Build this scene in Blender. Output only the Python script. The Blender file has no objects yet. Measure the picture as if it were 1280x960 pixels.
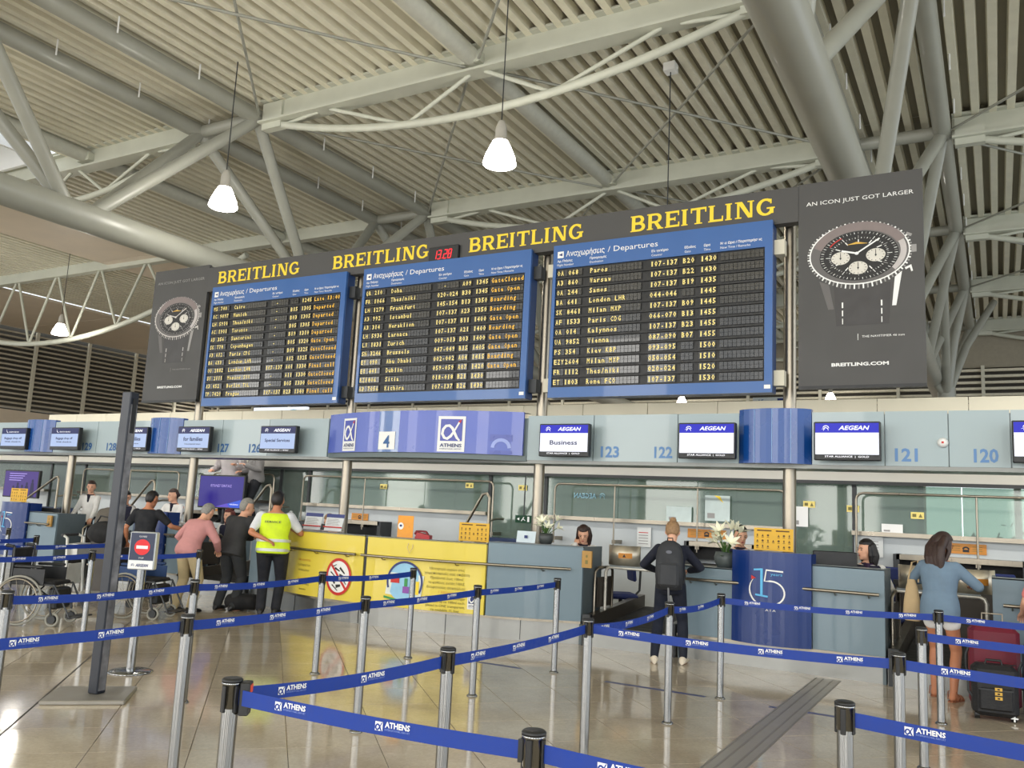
import bpy, bmesh, math, random
from mathutils import Vector, Matrix, Euler
random.seed(7)
PI = math.pi
scn = bpy.context.scene
col = scn.collection

# ------------------------------------------------------------------ camera
YAW, PITCH, ROLL, FPX, EYE = 0.51994347, 0.14736439, 0.04991043, 1066.44, 1.70
cy, sy, cp, sp = math.cos(YAW), math.sin(YAW), math.cos(PITCH), math.sin(PITCH)
fwd = Vector((-sy*cp, cy*cp, sp)); rgt = Vector((cy, sy, 0)); upv = rgt.cross(fwd)
cr, sr = math.cos(ROLL), math.sin(ROLL)
r2 = cr*rgt + sr*upv; u2 = -sr*rgt + cr*upv
cam_d = bpy.data.cameras.new('camera'); cam = bpy.data.objects.new('camera', cam_d); col.objects.link(cam)
M = Matrix((r2, u2, -fwd)).transposed().to_4x4(); M.translation = Vector((0, 0, EYE)); cam.matrix_world = M
cam_d.sensor_width = 36; cam_d.lens = FPX/1280*36; cam_d.clip_end = 300
scn.camera = cam

# ------------------------------------------------------------------ light and exposure
w = bpy.data.worlds.new('sky'); scn.world = w; w.use_nodes = True
bgn = w.node_tree.nodes['Background']; bgn.inputs[0].default_value = (0.86, 0.93, 1.0, 1); bgn.inputs[1].default_value = 1.5
scn.view_settings.view_transform = 'Standard'; scn.view_settings.look = 'None'
scn.view_settings.exposure = -0.08; scn.view_settings.gamma = 1.0; scn.view_settings.use_curve_mapping = False

def area(name, loc, rot, sx, sy_, power, color):
    d = bpy.data.lights.new(name, 'AREA'); d.shape = 'RECTANGLE'; d.size = sx; d.size_y = sy_; d.energy = power; d.color = color
    o = bpy.data.objects.new(name, d); col.objects.link(o); o.location = loc; o.rotation_euler = rot
    return o
# daylight entering through the glazed front of the hall, behind the camera
for k in range(8):
    area('daylight_front', (-46+8*k, -13.5, 5.2), (math.radians(90), 0, 0), 3.0, 9, 700, (1.0, 0.96, 0.89))
# daylight entering through the glazed end of the hall on the right
for k in range(4):
    area('daylight_side', (17.5, -8+9*k, 5.5), (0, math.radians(90), 0), 9, 3.5, 380, (0.92, 0.97, 1.0))
# daylight in the corridor behind the desks
area('daylight_corridor', (-10, 15.4, 3.2), (0, 0, 0), 42, 1.2, 330, (0.9, 1.0, 0.95))

# ------------------------------------------------------------------ materials
def lin(c): return tuple(((x/255)/12.92 if x/255 <= 0.04045 else ((x/255+0.055)/1.055)**2.4) for x in c)
MC = {}
def mat(name, rgb, rough=0.5, metal=0.0, var=0.06, scale=8.0, bump=0.0, bscale=60.0, spec=0.5, coat=0.0, stretch=None, emit=0.0, alpha=None):
    if name in MC: return MC[name]
    m = bpy.data.materials.new(name); m.use_nodes = True; nt = m.node_tree; N = nt.nodes; L = nt.links
    p = N['Principled BSDF']; c = lin(rgb)
    p.inputs['Roughness'].default_value = rough; p.inputs['Metallic'].default_value = metal
    p.inputs['Specular IOR Level'].default_value = spec; p.inputs['Coat Weight'].default_value = coat
    tc = N.new('ShaderNodeTexCoord'); mp = N.new('ShaderNodeMapping'); L.new(tc.outputs['Object'], mp.inputs[0])
    if stretch: mp.inputs['Scale'].default_value = stretch
    if var > 0:
        n = N.new('ShaderNodeTexNoise'); n.inputs['Scale'].default_value = scale; n.inputs['Detail'].default_value = 4
        L.new(mp.outputs[0], n.inputs['Vector'])
        r = N.new('ShaderNodeMapRange'); r.inputs['From Min'].default_value = 0.3; r.inputs['From Max'].default_value = 0.7
        r.inputs['To Min'].default_value = 1-var; r.inputs['To Max'].default_value = 1+var
        L.new(n.outputs[0], r.inputs[0])
        mx = N.new('ShaderNodeVectorMath'); mx.operation = 'SCALE'; mx.inputs[0].default_value = c
        L.new(r.outputs[0], mx.inputs['Scale']); L.new(mx.outputs[0], p.inputs['Base Color'])
        rr = N.new('ShaderNodeMapRange'); rr.inputs['From Min'].default_value = 0.3; rr.inputs['From Max'].default_value = 0.7
        rr.inputs['To Min'].default_value = max(0, rough*0.85); rr.inputs['To Max'].default_value = min(1, rough*1.15)
        L.new(n.outputs[0], rr.inputs[0]); L.new(rr.outputs[0], p.inputs['Roughness'])
    else:
        p.inputs['Base Color'].default_value = (*c, 1)
    if bump > 0:
        n2 = N.new('ShaderNodeTexNoise'); n2.inputs['Scale'].default_value = bscale; n2.inputs['Detail'].default_value = 3
        L.new(mp.outputs[0], n2.inputs['Vector'])
        b = N.new('ShaderNodeBump'); b.inputs['Strength'].default_value = bump; b.inputs['Distance'].default_value = 0.01
        L.new(n2.outputs[0], b.inputs['Height']); L.new(b.outputs[0], p.inputs['Normal'])
    if emit:
        p.inputs['Base Color'].default_value = (*(q*.25 for q in c), 1); p.inputs['Specular IOR Level'].default_value = .25
        p.inputs['Emission Color'].default_value = (*c, 1); p.inputs['Emission Strength'].default_value = emit
    MC[name] = m; return m

def glass_mat(name, tint, refl=0.12, rough=0.02, film=None, fd=0.0):
    m = bpy.data.materials.new(name); m.use_nodes = True; nt = m.node_tree; N = nt.nodes; L = nt.links
    N.remove(N['Principled BSDF']); out = N['Material Output']
    t = N.new('ShaderNodeBsdfTransparent'); t.inputs[0].default_value = (*lin(tint), 1)
    g = N.new('ShaderNodeBsdfGlossy'); g.inputs['Roughness'].default_value = rough
    f = N.new('ShaderNodeFresnel'); f.inputs[0].default_value = 1.5
    a = N.new('ShaderNodeMath'); a.operation = 'ADD'; a.inputs[1].default_value = refl-0.04; L.new(f.outputs[0], a.inputs[0])
    x = N.new('ShaderNodeMixShader'); L.new(a.outputs[0], x.inputs[0]); L.new(t.outputs[0], x.inputs[1]); L.new(g.outputs[0], x.inputs[2])
    if film:
        df = N.new('ShaderNodeBsdfDiffuse'); df.inputs[0].default_value = (*lin(film), 1); x2 = N.new('ShaderNodeMixShader'); x2.inputs[0].default_value = fd
        L.new(t.outputs[0], x2.inputs[1]); L.new(df.outputs[0], x2.inputs[2]); L.new(x2.outputs[0], x.inputs[1])
    L.new(x.outputs[0], out.inputs[0]); return m

def tile_mat():
    m = bpy.data.materials.new('polished_granite'); m.use_nodes = True; nt = m.node_tree; N = nt.nodes; L = nt.links
    p = N['Principled BSDF']; ge = N.new('ShaderNodeNewGeometry'); oi = N.new('ShaderNodeObjectInfo')
    n1 = N.new('ShaderNodeTexNoise'); n1.inputs['Scale'].default_value = 1.3; n1.inputs['Detail'].default_value = 5; n1.inputs['Roughness'].default_value = 0.6
    n2 = N.new('ShaderNodeTexVoronoi'); n2.inputs['Scale'].default_value = 60
    L.new(ge.outputs['Position'], n1.inputs[0]); L.new(ge.outputs['Position'], n2.inputs[0])
    cr_ = N.new('ShaderNodeValToRGB'); e = cr_.color_ramp.elements
    e[0].position = 0.3; e[0].color = (*lin((168, 155, 136)), 1); e[1].position = 0.72; e[1].color = (*lin((194, 182, 161)), 1)
    L.new(n1.outputs[0], cr_.inputs[0])
    sc_ = N.new('ShaderNodeMapRange'); sc_.inputs['To Min'].default_value = 0.9; sc_.inputs['To Max'].default_value = 1.08
    L.new(n2.outputs['Color'], sc_.inputs[0])
    rn = N.new('ShaderNodeMapRange'); rn.inputs['To Min'].default_value = 0.97; rn.inputs['To Max'].default_value = 1.02; L.new(oi.outputs['Random'], rn.inputs[0])
    ml = N.new('ShaderNodeMath'); ml.operation = 'MULTIPLY'; L.new(sc_.outputs[0], ml.inputs[0]); L.new(rn.outputs[0], ml.inputs[1])
    vm = N.new('ShaderNodeVectorMath'); vm.operation = 'SCALE'; L.new(cr_.outputs[0], vm.inputs[0]); L.new(ml.outputs[0], vm.inputs['Scale'])
    L.new(vm.outputs[0], p.inputs['Base Color'])
    rr = N.new('ShaderNodeMapRange'); rr.inputs['To Min'].default_value = 0.05; rr.inputs['To Max'].default_value = 0.13
    L.new(n1.outputs[0], rr.inputs[0]); L.new(rr.outputs[0], p.inputs['Roughness'])
    p.inputs['Specular IOR Level'].default_value = 0.7
    return m

GRANITE = tile_mat()
M_DECK = mat('roof_deck_paint', (226, 221, 200), 0.55, 0, 0.05, 3)
M_STEELP = mat('grey_steel_paint', (152, 152, 141), 0.42, 0, 0.05, 2, coat=0.2)
M_BEAM = mat('pale_beam_paint', (190, 191, 176), 0.5, 0, 0.05, 2)
M_SOFFIT = mat('beige_soffit', (214, 200, 180), 0.6, 0, 0.05, 1)
M_SS = mat('brushed_steel', (150, 142, 128), 0.32, 1.0, 0.05, 20, bump=0.05, bscale=200, stretch=(1, 1, 0.1))
M_SSR = mat('satin_steel_kick', (146, 146, 142), 0.34, 0.85, 0.06, 4)
M_CHROME = mat('polished_post', (150, 151, 151), 0.16, 1.0, 0.0)
M_BLACK = mat('black_plastic', (26, 27, 29), 0.45, 0, 0.1, 20)
M_DKG = mat('dark_grey_metal', (58, 60, 62), 0.5, 0.3, 0.08, 10)
M_FAS = mat('grey_blue_laminate', (160, 176, 180), 0.38, 0, 0.03, 1.2, coat=0.3)
M_CTR = mat('slate_blue_laminate', (118, 138, 150), 0.42, 0, 0.03, 2, coat=0.2)
M_CTOP = mat('counter_top_grey', (128, 136, 140), 0.4, 0, 0.05, 6)
M_BLUE = mat('signal_blue_gloss', (2, 44, 112), 0.3, 0, 0.03, 2, coat=0.12)
M_BLUE2 = mat('column_blue_gloss', (20, 74, 150), 0.28, 0, 0.03, 2, coat=0.3)
M_LILAC = mat('periwinkle_gloss', (84, 102, 188), 0.3, 0, 0.04, 2, coat=0.3)
M_YEL = mat('yellow_vinyl', (226, 204, 74), 0.35, 0, 0.02, 2, coat=0.3)
M_AMBER = mat('amber_card', (226, 176, 44), 0.5, 0, 0.04, 9)
M_ORANGE = mat('orange_label', (200, 132, 48), 0.5, 0, 0.05, 9)
M_WHITE = mat('white_print', (238, 238, 236), 0.5, 0, 0.0)
M_WALLW = mat('off_white_wall', (206, 204, 196), 0.6, 0, 0.03, 1)
M_WALLG = mat('light_grey_partition', (190, 196, 198), 0.5, 0, 0.03, 1.5)
M_PARA = mat('cream_parapet', (214, 208, 188), 0.6, 0, 0.03, 1)
M_TAPE = mat('blue_belt_webbing', (2, 50, 142), 0.55, 0, 0.05, 30, bump=0.1, bscale=400)
M_BOARD = mat('board_blue_frame', (42, 92, 158), 0.35, 0, 0.03, 2, coat=0.3)
M_BOARDS = mat('board_side_navy', (24, 56, 104), 0.4, 0, 0.03, 2)
M_FLAP = mat('flap_black', (46, 45, 44), 0.22, 0, 0.25, 14, coat=0.5)
M_GAPB = mat('board_black', (24, 24, 24), 0.5, 0, 0.05, 14)
M_FLY = mat('flap_yellow_print', (255, 232, 140), 0.5, 0, 0.0)
M_FLO = mat('flap_orange_print', (255, 196, 60), 0.5, 0, 0.0)
M_BAN = mat('charcoal_banner', (72, 71, 70), 0.55, 0, 0.05, 1.5)
M_YTXT = mat('yellow_letter', (248, 214, 50), 0.45, 0, 0.0)
M_GOLD = mat('gold_print', (214, 170, 70), 0.5, 0, 0.0)
M_GREYP = mat('grey_print', (150, 148, 146), 0.5, 0, 0.0)
M_GREYD = mat('dark_grey_print', (98, 95, 94), 0.5, 0, 0.0)
M_BLKP = mat('black_print', (22, 21, 21), 0.5, 0, 0.0)
M_REDP = mat('red_print', (200, 42, 36), 0.5, 0, 0.0)
M_NAVYP = mat('navy_print', (28, 46, 110), 0.5, 0, 0.0)
M_NUM = mat('number_blue_print', (96, 138, 190), 0.5, 0, 0.0)
M_NUM2 = mat('number_dark_blue_print', (48, 96, 152), 0.5, 0, 0.0)
M_CYAN = mat('light_blue_print', (96, 186, 236), 0.5, 0, 0.0)
M_OLIVE = mat('olive_print', (120, 110, 52), 0.5, 0, 0.0)
M_ORP = mat('orange_print', (206, 140, 60), 0.5, 0, 0.0)
M_GREEN = mat('green_print', (60, 150, 80), 0.5, 0, 0.0)
M_PURP = mat('purple_print', (140, 80, 170), 0.5, 0, 0.0)
M_SCRW = mat('screen_white', (240, 243, 255), 0.3, 0, 0.0, emit=1.0)
M_SCRL = mat('screen_pale_blue', (176, 196, 236), 0.3, 0, 0.0, emit=0.8)
M_SCRB = mat('screen_blue', (24, 28, 190), 0.3, 0, 0.0, emit=0.9)
M_SCRN = mat('screen_navy', (16, 26, 92), 0.3, 0, 0.0, emit=0.7)
M_SCRV = mat('screen_indigo', (40, 26, 132), 0.3, 0, 0.0, emit=0.8)
M_SCRT = mat('screen_text_white', (250, 250, 255), 0.3, 0, 0.0, emit=1.2)
M_LEDR = mat('led_red', (255, 50, 60), 0.3, 0, 0.0, emit=1.6)
M_LAMP = mat('lamp_glow', (255, 250, 240), 0.3, 0, 0.0, emit=28)
M_RUB = mat('black_belt_rubber', (34, 33, 33), 0.7, 0, 0.15, 10)
M_BROWN = mat('dark_brown_panel', (64, 58, 52), 0.5, 0, 0.1, 5)
M_GLASS = glass_mat('green_glass', (190, 206, 196), 0.05, .05, (150, 166, 156), .36)
M_GLASSC = glass_mat('clear_acrylic', (225, 222, 212), 0.16)
M_CORR = mat('corridor_wall', (140, 158, 148), 0.6, 0, 0.05, 1)
M_SLOT = mat('slot_black', (18, 18, 19), 0.7, 0, 0.05, 5)

# ------------------------------------------------------------------ mesh builder
class MB:
    def __init__(s): s.v = []; s.f = []; s.m = []; s.mats = []; s.sm = []
    def mi(s, m):
        if m not in s.mats: s.mats.append(m)
        return s.mats.index(m)
    def add(s, vs, fs, m=None, smooth=False):
        b = len(s.v); s.v += [tuple(v) for v in vs]; k = s.mi(m)
        for f in fs: s.f.append(tuple(i+b for i in f)); s.m.append(k); s.sm.append(smooth)
        return s
    def box(s, x0, x1, y0, y1, z0, z1, m=None, T=None):
        vs = [Vector((x, y, z)) for z in (z0, z1) for y in (y0, y1) for x in (x0, x1)]
        if T: vs = [T @ v for v in vs]
        return s.add(vs, [(0, 2, 3, 1), (4, 5, 7, 6), (0, 1, 5, 4), (2, 6, 7, 3), (0, 4, 6, 2), (1, 3, 7, 5)], m)
    def bbox(s, x0, x1, y0, y1, z0, z1, r, m=None, T=None):   # box with chamfered vertical edges and top
        P = [(x0+r, y0), (x1-r, y0), (x1, y0+r), (x1, y1-r), (x1-r, y1), (x0+r, y1), (x0, y1-r), (x0, y0+r)]
        cx_, cy_ = (x0+x1)/2, (y0+y1)/2
        def ring(z, k):
            return [Vector((cx_+(x-cx_)*(1-k*r/max(1e-6, (x1-x0)/2)), cy_+(y-cy_)*(1-k*r/max(1e-6, (y1-y0)/2)), z)) for x, y in P]
        vs = ring(z0, 1)+ring(z0+r, 0)+ring(z1-r, 0)+ring(z1, 1)
        if T: vs = [T @ v for v in vs]
        fs = [tuple(reversed(range(8))), tuple(range(24, 32))]
        for k in range(3):
            for i in range(8): j = (i+1) % 8; fs.append((k*8+i, k*8+j, k*8+8+j, k*8+8+i))
        return s.add(vs, fs, m)
    def rings(s, R, m=None, smooth=True, caps=True):
        n = len(R[0]); vs = [v for r in R for v in r]; fs = []
        for k in range(len(R)-1):
            for i in range(n): j = (i+1) % n; fs.append((k*n+i, k*n+j, k*n+n+j, k*n+n+i))
        s.add(vs, fs, m, smooth)
        if caps:
            s.add(R[0], [tuple(reversed(range(n)))], m); s.add(R[-1], [tuple(range(n))], m)
        return s
    def tube(s, pts, r, m=None, n=10, closed=False, caps=True):
        pts = [Vector(p) for p in pts]; K = len(pts); rs = r if isinstance(r, (list, tuple)) else [r]*K; R = []
        prev = None
        for i, p in enumerate(pts):
            a = pts[(i-1) % K] if (i > 0 or closed) else p; b = pts[(i+1) % K] if (i < K-1 or closed) else p
            d = (b-a).normalized()
            if prev is None:
                u = d.cross(Vector((0, 0, 1)));
                if u.length < 1e-3: u = d.cross(Vector((0, 1, 0)))
                u.normalize()
            else:
                u = prev-d*prev.dot(d); u.normalize()
            prev = u; v = d.cross(u)
            R.append([p+rs[i]*(math.cos(2*PI*k/n)*u+math.sin(2*PI*k/n)*v) for k in range(n)])
        if closed: R.append(R[0]); caps = False
        return s.rings(R, m, True, caps)
    def cyl(s, x, y, z0, z1, r, m=None, n=16, r1=None):
        r1 = r if r1 is None else r1
        return s.rings([[Vector((x+q*math.cos(2*PI*k/n), y+q*math.sin(2*PI*k/n), z)) for k in range(n)] for q, z in ((r, z0), (r1, z1))], m)
    def lathe(s, prof, m=None, n=20, o=(0, 0, 0), smooth=True):
        return s.rings([[Vector((o[0]+r*math.cos(2*PI*k/n), o[1]+r*math.sin(2*PI*k/n), o[2]+z)) for k in range(n)] for r, z in prof], m, smooth)
    def ell(s, c, r, m=None, n=14, k=9, T=None):
        vs = []; fs = []
        for i in range(k+1):
            a = -PI/2+PI*i/k
            for j in range(n):
                b = 2*PI*j/n; v = Vector((r[0]*math.cos(a)*math.cos(b), r[1]*math.cos(a)*math.sin(b), r[2]*math.sin(a)))
                if T: v = T @ v
                vs.append(v+Vector(c))
        for i in range(k):
            for j in range(n): q = (j+1) % n; fs.append((i*n+j, i*n+q, i*n+n+q, i*n+n+j))
        return s.add(vs, fs, m, True)
    def poly(s, P, F, m, dz=0.0):   # flat polygon in frame F at offset dz (layers kept a hair apart)
        s.k = getattr(s, 'k', 0)+1; dz += .0001*(s.k % 8); vs = [F(x, y, dz) for x, y in P]
        return s.add(vs, [tuple(range(len(P)))], m)
    def slab(s, P, F, m, d0, d1):   # 2D polygon with thickness in frame F
        n = len(P); vs = [F(x, y, d0) for x, y in P]+[F(x, y, d1) for x, y in P]
        fs = [tuple(reversed(range(n))), tuple(range(n, 2*n))]+[(i, (i+1) % n, n+(i+1) % n, n+i) for i in range(n)]
        return s.add(vs, fs, m)
    def stroke(s, pts, wd, F, m, dz=0.0, closed=False):
        s.k = getattr(s, 'k', 0)+1; dz += .0001*(s.k % 8); K = len(pts); A = []; B = []
        for i in range(K):
            a = pts[i-1] if (i > 0 or closed) else pts[i]; b = pts[(i+1) % K] if (i < K-1 or closed) else pts[i]
            dx, dy = b[0]-a[0], b[1]-a[1]; l = math.hypot(dx, dy) or 1; ww = wd[i] if isinstance(wd, (list, tuple)) else wd
            nx, ny = -dy/l*ww/2, dx/l*ww/2
            A.append(F(pts[i][0]+nx, pts[i][1]+ny, dz)); B.append(F(pts[i][0]-nx, pts[i][1]-ny, dz))
        fs = [(i, K+i, K+(i+1) % K, (i+1) % K) for i in range(K if closed else K-1)]
        return s.add(A+B, fs, m)
    def mesh(s, name):
        me = bpy.data.meshes.new(name); me.from_pydata(s.v, [], s.f)
        for m in s.mats: me.materials.append(m)
        me.polygons.foreach_set('material_index', s.m); me.polygons.foreach_set('use_smooth', s.sm); me.update(); return me
    def build(s, name, parent=None, kind=None, label=None, cat=None, group=None):
        o = bpy.data.objects.new(name, s.mesh(name)); col.objects.link(o)
        if parent: o.parent = parent
        if kind: o['kind'] = kind
        if label: o['label'] = label
        if cat: o['category'] = cat
        if group: o['group'] = group
        return o

def thing(name, label, cat, loc=(0, 0, 0), rz=0.0, group=None):
    o = bpy.data.objects.new(name, None); col.objects.link(o); o.location = loc; o.rotation_euler = (0, 0, rz)
    o['label'] = label; o['category'] = cat; o.empty_display_size = 0.1
    if group: o['group'] = group
    return o
def kids(o): return [c for c in bpy.data.objects if c.parent == o]
def copy_tree(o, loc=None, rz=None, label=None, parent=None, depth=0):
    c = o.copy(); col.objects.link(c); c.parent = parent
    for ch in kids(o): copy_tree(ch, parent=c, depth=depth+1)
    if loc is not None: c.location = loc
    if rz is not None: c.rotation_euler = (0, 0, rz)
    if label: c['label'] = label
    return c
def frame(o, ux=(1, 0, 0), uy=(0, 0, 1)):
    o = Vector(o); ux = Vector(ux).normalized(); uy = Vector(uy).normalized(); n = ux.cross(uy)
    return lambda x, y, d=0.0: o+ux*x+uy*y+n*d
# A frame on the XZ plane facing -Y (towards the public side)

# ------------------------------------------------------------------ lettering
_tc = {}
def glyphs(txt, bold=0.0, shear=0.0, space=1.0, res=2):
    key = (txt, bold, shear, space, res)
    if key in _tc: return _tc[key]
    c = bpy.data.curves.new('t', 'FONT'); c.body = txt; c.size = 1.0; c.resolution_u = res; c.fill_mode = 'FRONT'
    c.offset = bold; c.shear = shear; c.space_character = space
    o = bpy.data.objects.new('t', c); col.objects.link(o); bpy.context.view_layer.update()
    me = o.to_mesh(); vs = [(v.co.x, v.co.y) for v in me.vertices]; fs = [tuple(p.vertices) for p in me.polygons]
    o.to_mesh_clear(); bpy.data.objects.remove(o); bpy.data.curves.remove(c)
    if vs:
        x0 = min(v[0] for v in vs); x1 = max(v[0] for v in vs); y0 = min(v[1] for v in vs); y1 = max(v[1] for v in vs)
    else: x0 = x1 = y0 = y1 = 0
    _tc[key] = (vs, fs, x0, x1, y0, y1); return _tc[key]
def text(mb, txt, F, x, y, h, m, width=None, align='L', bold=0.0, shear=0.0, space=1.0, dz=0.002, flipx=False, res=2, caph=0.73):
    """txt with its left/centre at x, baseline y, capital height h; width forces total width"""
    vs, fs, x0, x1, y0, y1 = glyphs(txt, bold, shear, space, res)
    if not vs: return
    sy_ = h/caph; sx = sy_ if width is None else width/(x1-x0); W = (x1-x0)*sx
    ox = x if align == 'L' else (x-W/2 if align == 'C' else x-W)
    P = []
    for vx, vy in vs:
        q = (vx-x0)*sx
        if flipx: q = W-q
        P.append(F(ox+q, y+vy*sy_, dz))
    mb.add(P, [tuple(reversed(f)) for f in fs] if flipx else fs, m)
def arc(cx_, cy_, rx, ry, a0, a1, n=14):
    return [(cx_+rx*math.cos(math.radians(a0+(a1-a0)*i/n)), cy_+ry*math.sin(math.radians(a0+(a1-a0)*i/n))) for i in range(n+1)]
def ellipse(cx_, cy_, rx, ry, n=32): return arc(cx_, cy_, rx, ry, 0, 360-360/n, n-1)
def rect(x0, y0, x1, y1): return [(x0, y0), (x1, y0), (x1, y1), (x0, y1)]

# bold slab-serif capitals drawn by strokes in a unit-high cell
def serif_word(mb, word, F, x, y, h, W, m, dz=0.003):
    T = 0.19; S = 0.07
    wid = dict(B=0.80, R=0.86, E=0.76, I=0.38, T=0.80, L=0.74, N=0.92, G=0.88)
    gap = 0.10; tot = sum(wid[c] for c in word)+gap*(len(word)-1); k = W/(tot*1.0)
    px = 0
    for c in word:
        w_ = wid[c]
        def G(a, b, d=0.0, px=px): return F(x+(px+a)*k, y+b*h, d)
        def R(a0, b0, a1, b1): mb.poly(rect(a0, b0, a1, b1), G, m, dz)
        if c in 'BREIL': R(0.07, 0, 0.07+T, 1); R(0, 0, 0.33, S); R(0, 1-S, 0.33, 1)
        if c == 'T': R(0.3, 0, 0.3+T, 1); R(0.2, 0, 0.6, S); R(0, 1-0.13, 0.8, 1); R(0, 0.7, S, 1); R(0.8-S, 0.7, 0.8, 1)
        if c == 'E': R(0.2, 0, 0.76, 0.13); R(0.2, 0.87, 0.74, 1); R(0.2, 0.44, 0.56, 0.57); R(0.76-S, 0, 0.76, 0.3); R(0.74-S, 0.7, 0.74, 1); R(0.56-S, 0.38, 0.56, 0.63)
        if c == 'L': R(0.2, 0, 0.74, 0.13); R(0.74-S, 0, 0.74, 0.32)
        if c == 'B':
            mb.stroke([(0.2, 0.94), (0.45, 0.94)]+arc(0.45, 0.73, 0.2, 0.21, 90, -90, 8)+[(0.2, 0.52)], [0.13]*2+[0.13+0.05*math.sin(PI*i/8) for i in range(9)]+[0.13], G, m, dz)
            mb.stroke([(0.2, 0.49), (0.48, 0.49)]+arc(0.48, 0.275, 0.23, 0.215, 90, -90, 8)+[(0.2, 0.06)], [0.13]*2+[0.13+0.06*math.sin(PI*i/8) for i in range(9)]+[0.13], G, m, dz)
        if c == 'R':
            mb.stroke([(0.2, 0.94), (0.47, 0.94)]+arc(0.47, 0.7, 0.22, 0.24, 90, -90, 8)+[(0.2, 0.46)], [0.13]*2+[0.13+0.05*math.sin(PI*i/8) for i in range(9)]+[0.13], G, m, dz)
            mb.poly([(0.36, 0.44), (0.56, 0.44), (0.84, 0), (0.60, 0)], G, m, dz); R(0.56, 0, 0.88, S)
        if c == 'N':
            R(0.1, 0, 0.22, 1); R(0, 0, 0.32, S); R(0, 1-S, 0.24, 1); R(0.72, 0, 0.84, 1); R(0.6, 1-S, 0.92, 1)
            mb.poly([(0.1, 1), (0.34, 1), (0.84, 0), (0.64, 0)], G, m, dz)
        if c == 'G':
            P = arc(0.45, 0.5, 0.34, 0.44, 48, 330, 18)
            mb.stroke(P, [0.13+0.06*abs(math.sin(math.radians(48+282*i/18-90))) for i in range(19)], G, m, dz)
            R(0.64, 0.1, 0.82, 0.46); R(0.5, 0.38, 0.88, 0.47); R(0.66, 0.68, 0.73, 0.95)
        px += w_+gap

# ================================================================== SETTING
ID = Matrix.Identity(4)
floor = MB().box(-50, 17, -14, 44, -0.2, -0.012, mat('joint_grout', (128, 118, 102), 0.8, 0, 0.05, 5)).build('floor', kind='structure')
TS = 0.9/math.sqrt(2); U0 = 0.36/math.sqrt(2); V0 = 13.54/math.sqrt(2); g = 0.0025
tm = MB(); h2 = TS/2-g; b2 = h2-0.002
tm.add([(-h2, -h2, -.012), (h2, -h2, -.012), (h2, h2, -.012), (-h2, h2, -.012), (-h2, -h2, -.001), (h2, -h2, -.001), (h2, h2, -.001), (-h2, h2, -.001), (-b2, -b2, 0), (b2, -b2, 0), (b2, b2, 0), (-b2, b2, 0)],
       [(0, 1, 5, 4), (1, 2, 6, 5), (2, 3, 7, 6), (3, 0, 4, 7), (4, 5, 9, 8), (5, 6, 10, 9), (6, 7, 11, 10), (7, 4, 8, 11), (8, 9, 10, 11)], GRANITE)
tile_me = tm.mesh('floor_tile')
cells = []
Minv = cam.matrix_world.inverted()
for i in range(-70, 70):
    for j in range(-40, 110):
        u = U0+(i+.5)*TS; v = V0+(j-30+.5)*TS
        x = (u-v)/math.sqrt(2); y = (u+v)/math.sqrt(2)
        if not (-49 < x < 16 and -13 < y < 43): continue
        c = Minv @ Vector((x, y, 0)); vis = False
        if c.z < -1 and y < 10.9:
            px = c.x/-c.z*FPX; py = c.y/-c.z*FPX
            vis = abs(px) < 700 and -540 < py < 0
        cells.append((0 if vis else 1, math.hypot(x, y), x, y))
cells.sort()
far = MB(); T45 = Matrix.Rotation(math.radians(45), 4, 'Z')
for k, (nv, d, x, y) in enumerate(cells):
    if k < 300 and nv == 0:
        o = bpy.data.objects.new('floor_tile', tile_me); col.objects.link(o); o.parent = floor; o.location = (x, y, 0); o.rotation_euler = (0, 0, math.radians(45))
    elif y < 13.4 or x < -22:
        far.add([T45 @ Vector(v)+Vector((x, y, 0)) for v in tm.v[4:]], [(0, 1, 5, 4), (1, 2, 6, 5), (2, 3, 7, 6), (3, 0, 4, 7), (4, 5, 6, 7)], GRANITE)
far.build('distant_floor_tiles', floor, kind='stuff')
Jm = mat('dark_joint_strip', (62, 56, 50), 0.6)
for uu in (3.96, -2.34):   # wider movement joints between tiles
    F0 = Vector(((uu-2)/2, (uu+2)/2, 0)); d = Vector((-1, 1, 0)).normalized()
    mb = MB(); n = Vector((1, 1, 0)).normalized()*0.008
    a = Vector((uu/2, uu/2, 0.0006))
    P = [a+d*(-9)-n, a+d*(13)-n, a+d*13+n, a+d*(-9)+n]
    if uu > 0: P = [a+d*(-6)-n, a+d*(4.9)-n, a+d*4.9+n, a+d*(-6)+n]
    mb.add(P, [(0, 1, 2, 3)], Jm); mb.build('movement_joint', floor)
ch = thing('floor_channel_cover', 'long grey metal channel cover set flush in the floor, running towards the blue fifteen panel', 'floor channel', (-1.72, 0, 0))
mb = MB(); mb.box(-.14, .14, -2, 10.5, -.004, .0015, mat('channel_grey', (158, 152, 142), 0.35, 0.4)); mb.build('cover_plate', ch)
for xx_ in (-.13, -.05, .05, .13):
    MB().box(xx_-.008, xx_+.008, -2, 10.5, .0015, .004, mat('channel_dark', (138, 133, 125), 0.4, 0.4)).build('groove_strip', ch)
for i, (a, b, t) in enumerate([(-3.6, -2.54, 'worn blue floor stripe between the two middle posts'), (-1.93, -0.95, 'worn blue floor stripe crossing the grey floor channel'), (-5.35, -4.6, 'short worn blue floor stripe on the left, by the post facing the yellow counter')]):
    MB().box(a, b, 8.5, 8.57, 0.0002, .0012, mat('worn_blue_line', (72, 78, 118), 0.45, 0, 0.25, 6)).build('floor_stripe', None, None, t, 'floor marking', 'worn blue waiting lines on the floor')

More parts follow.
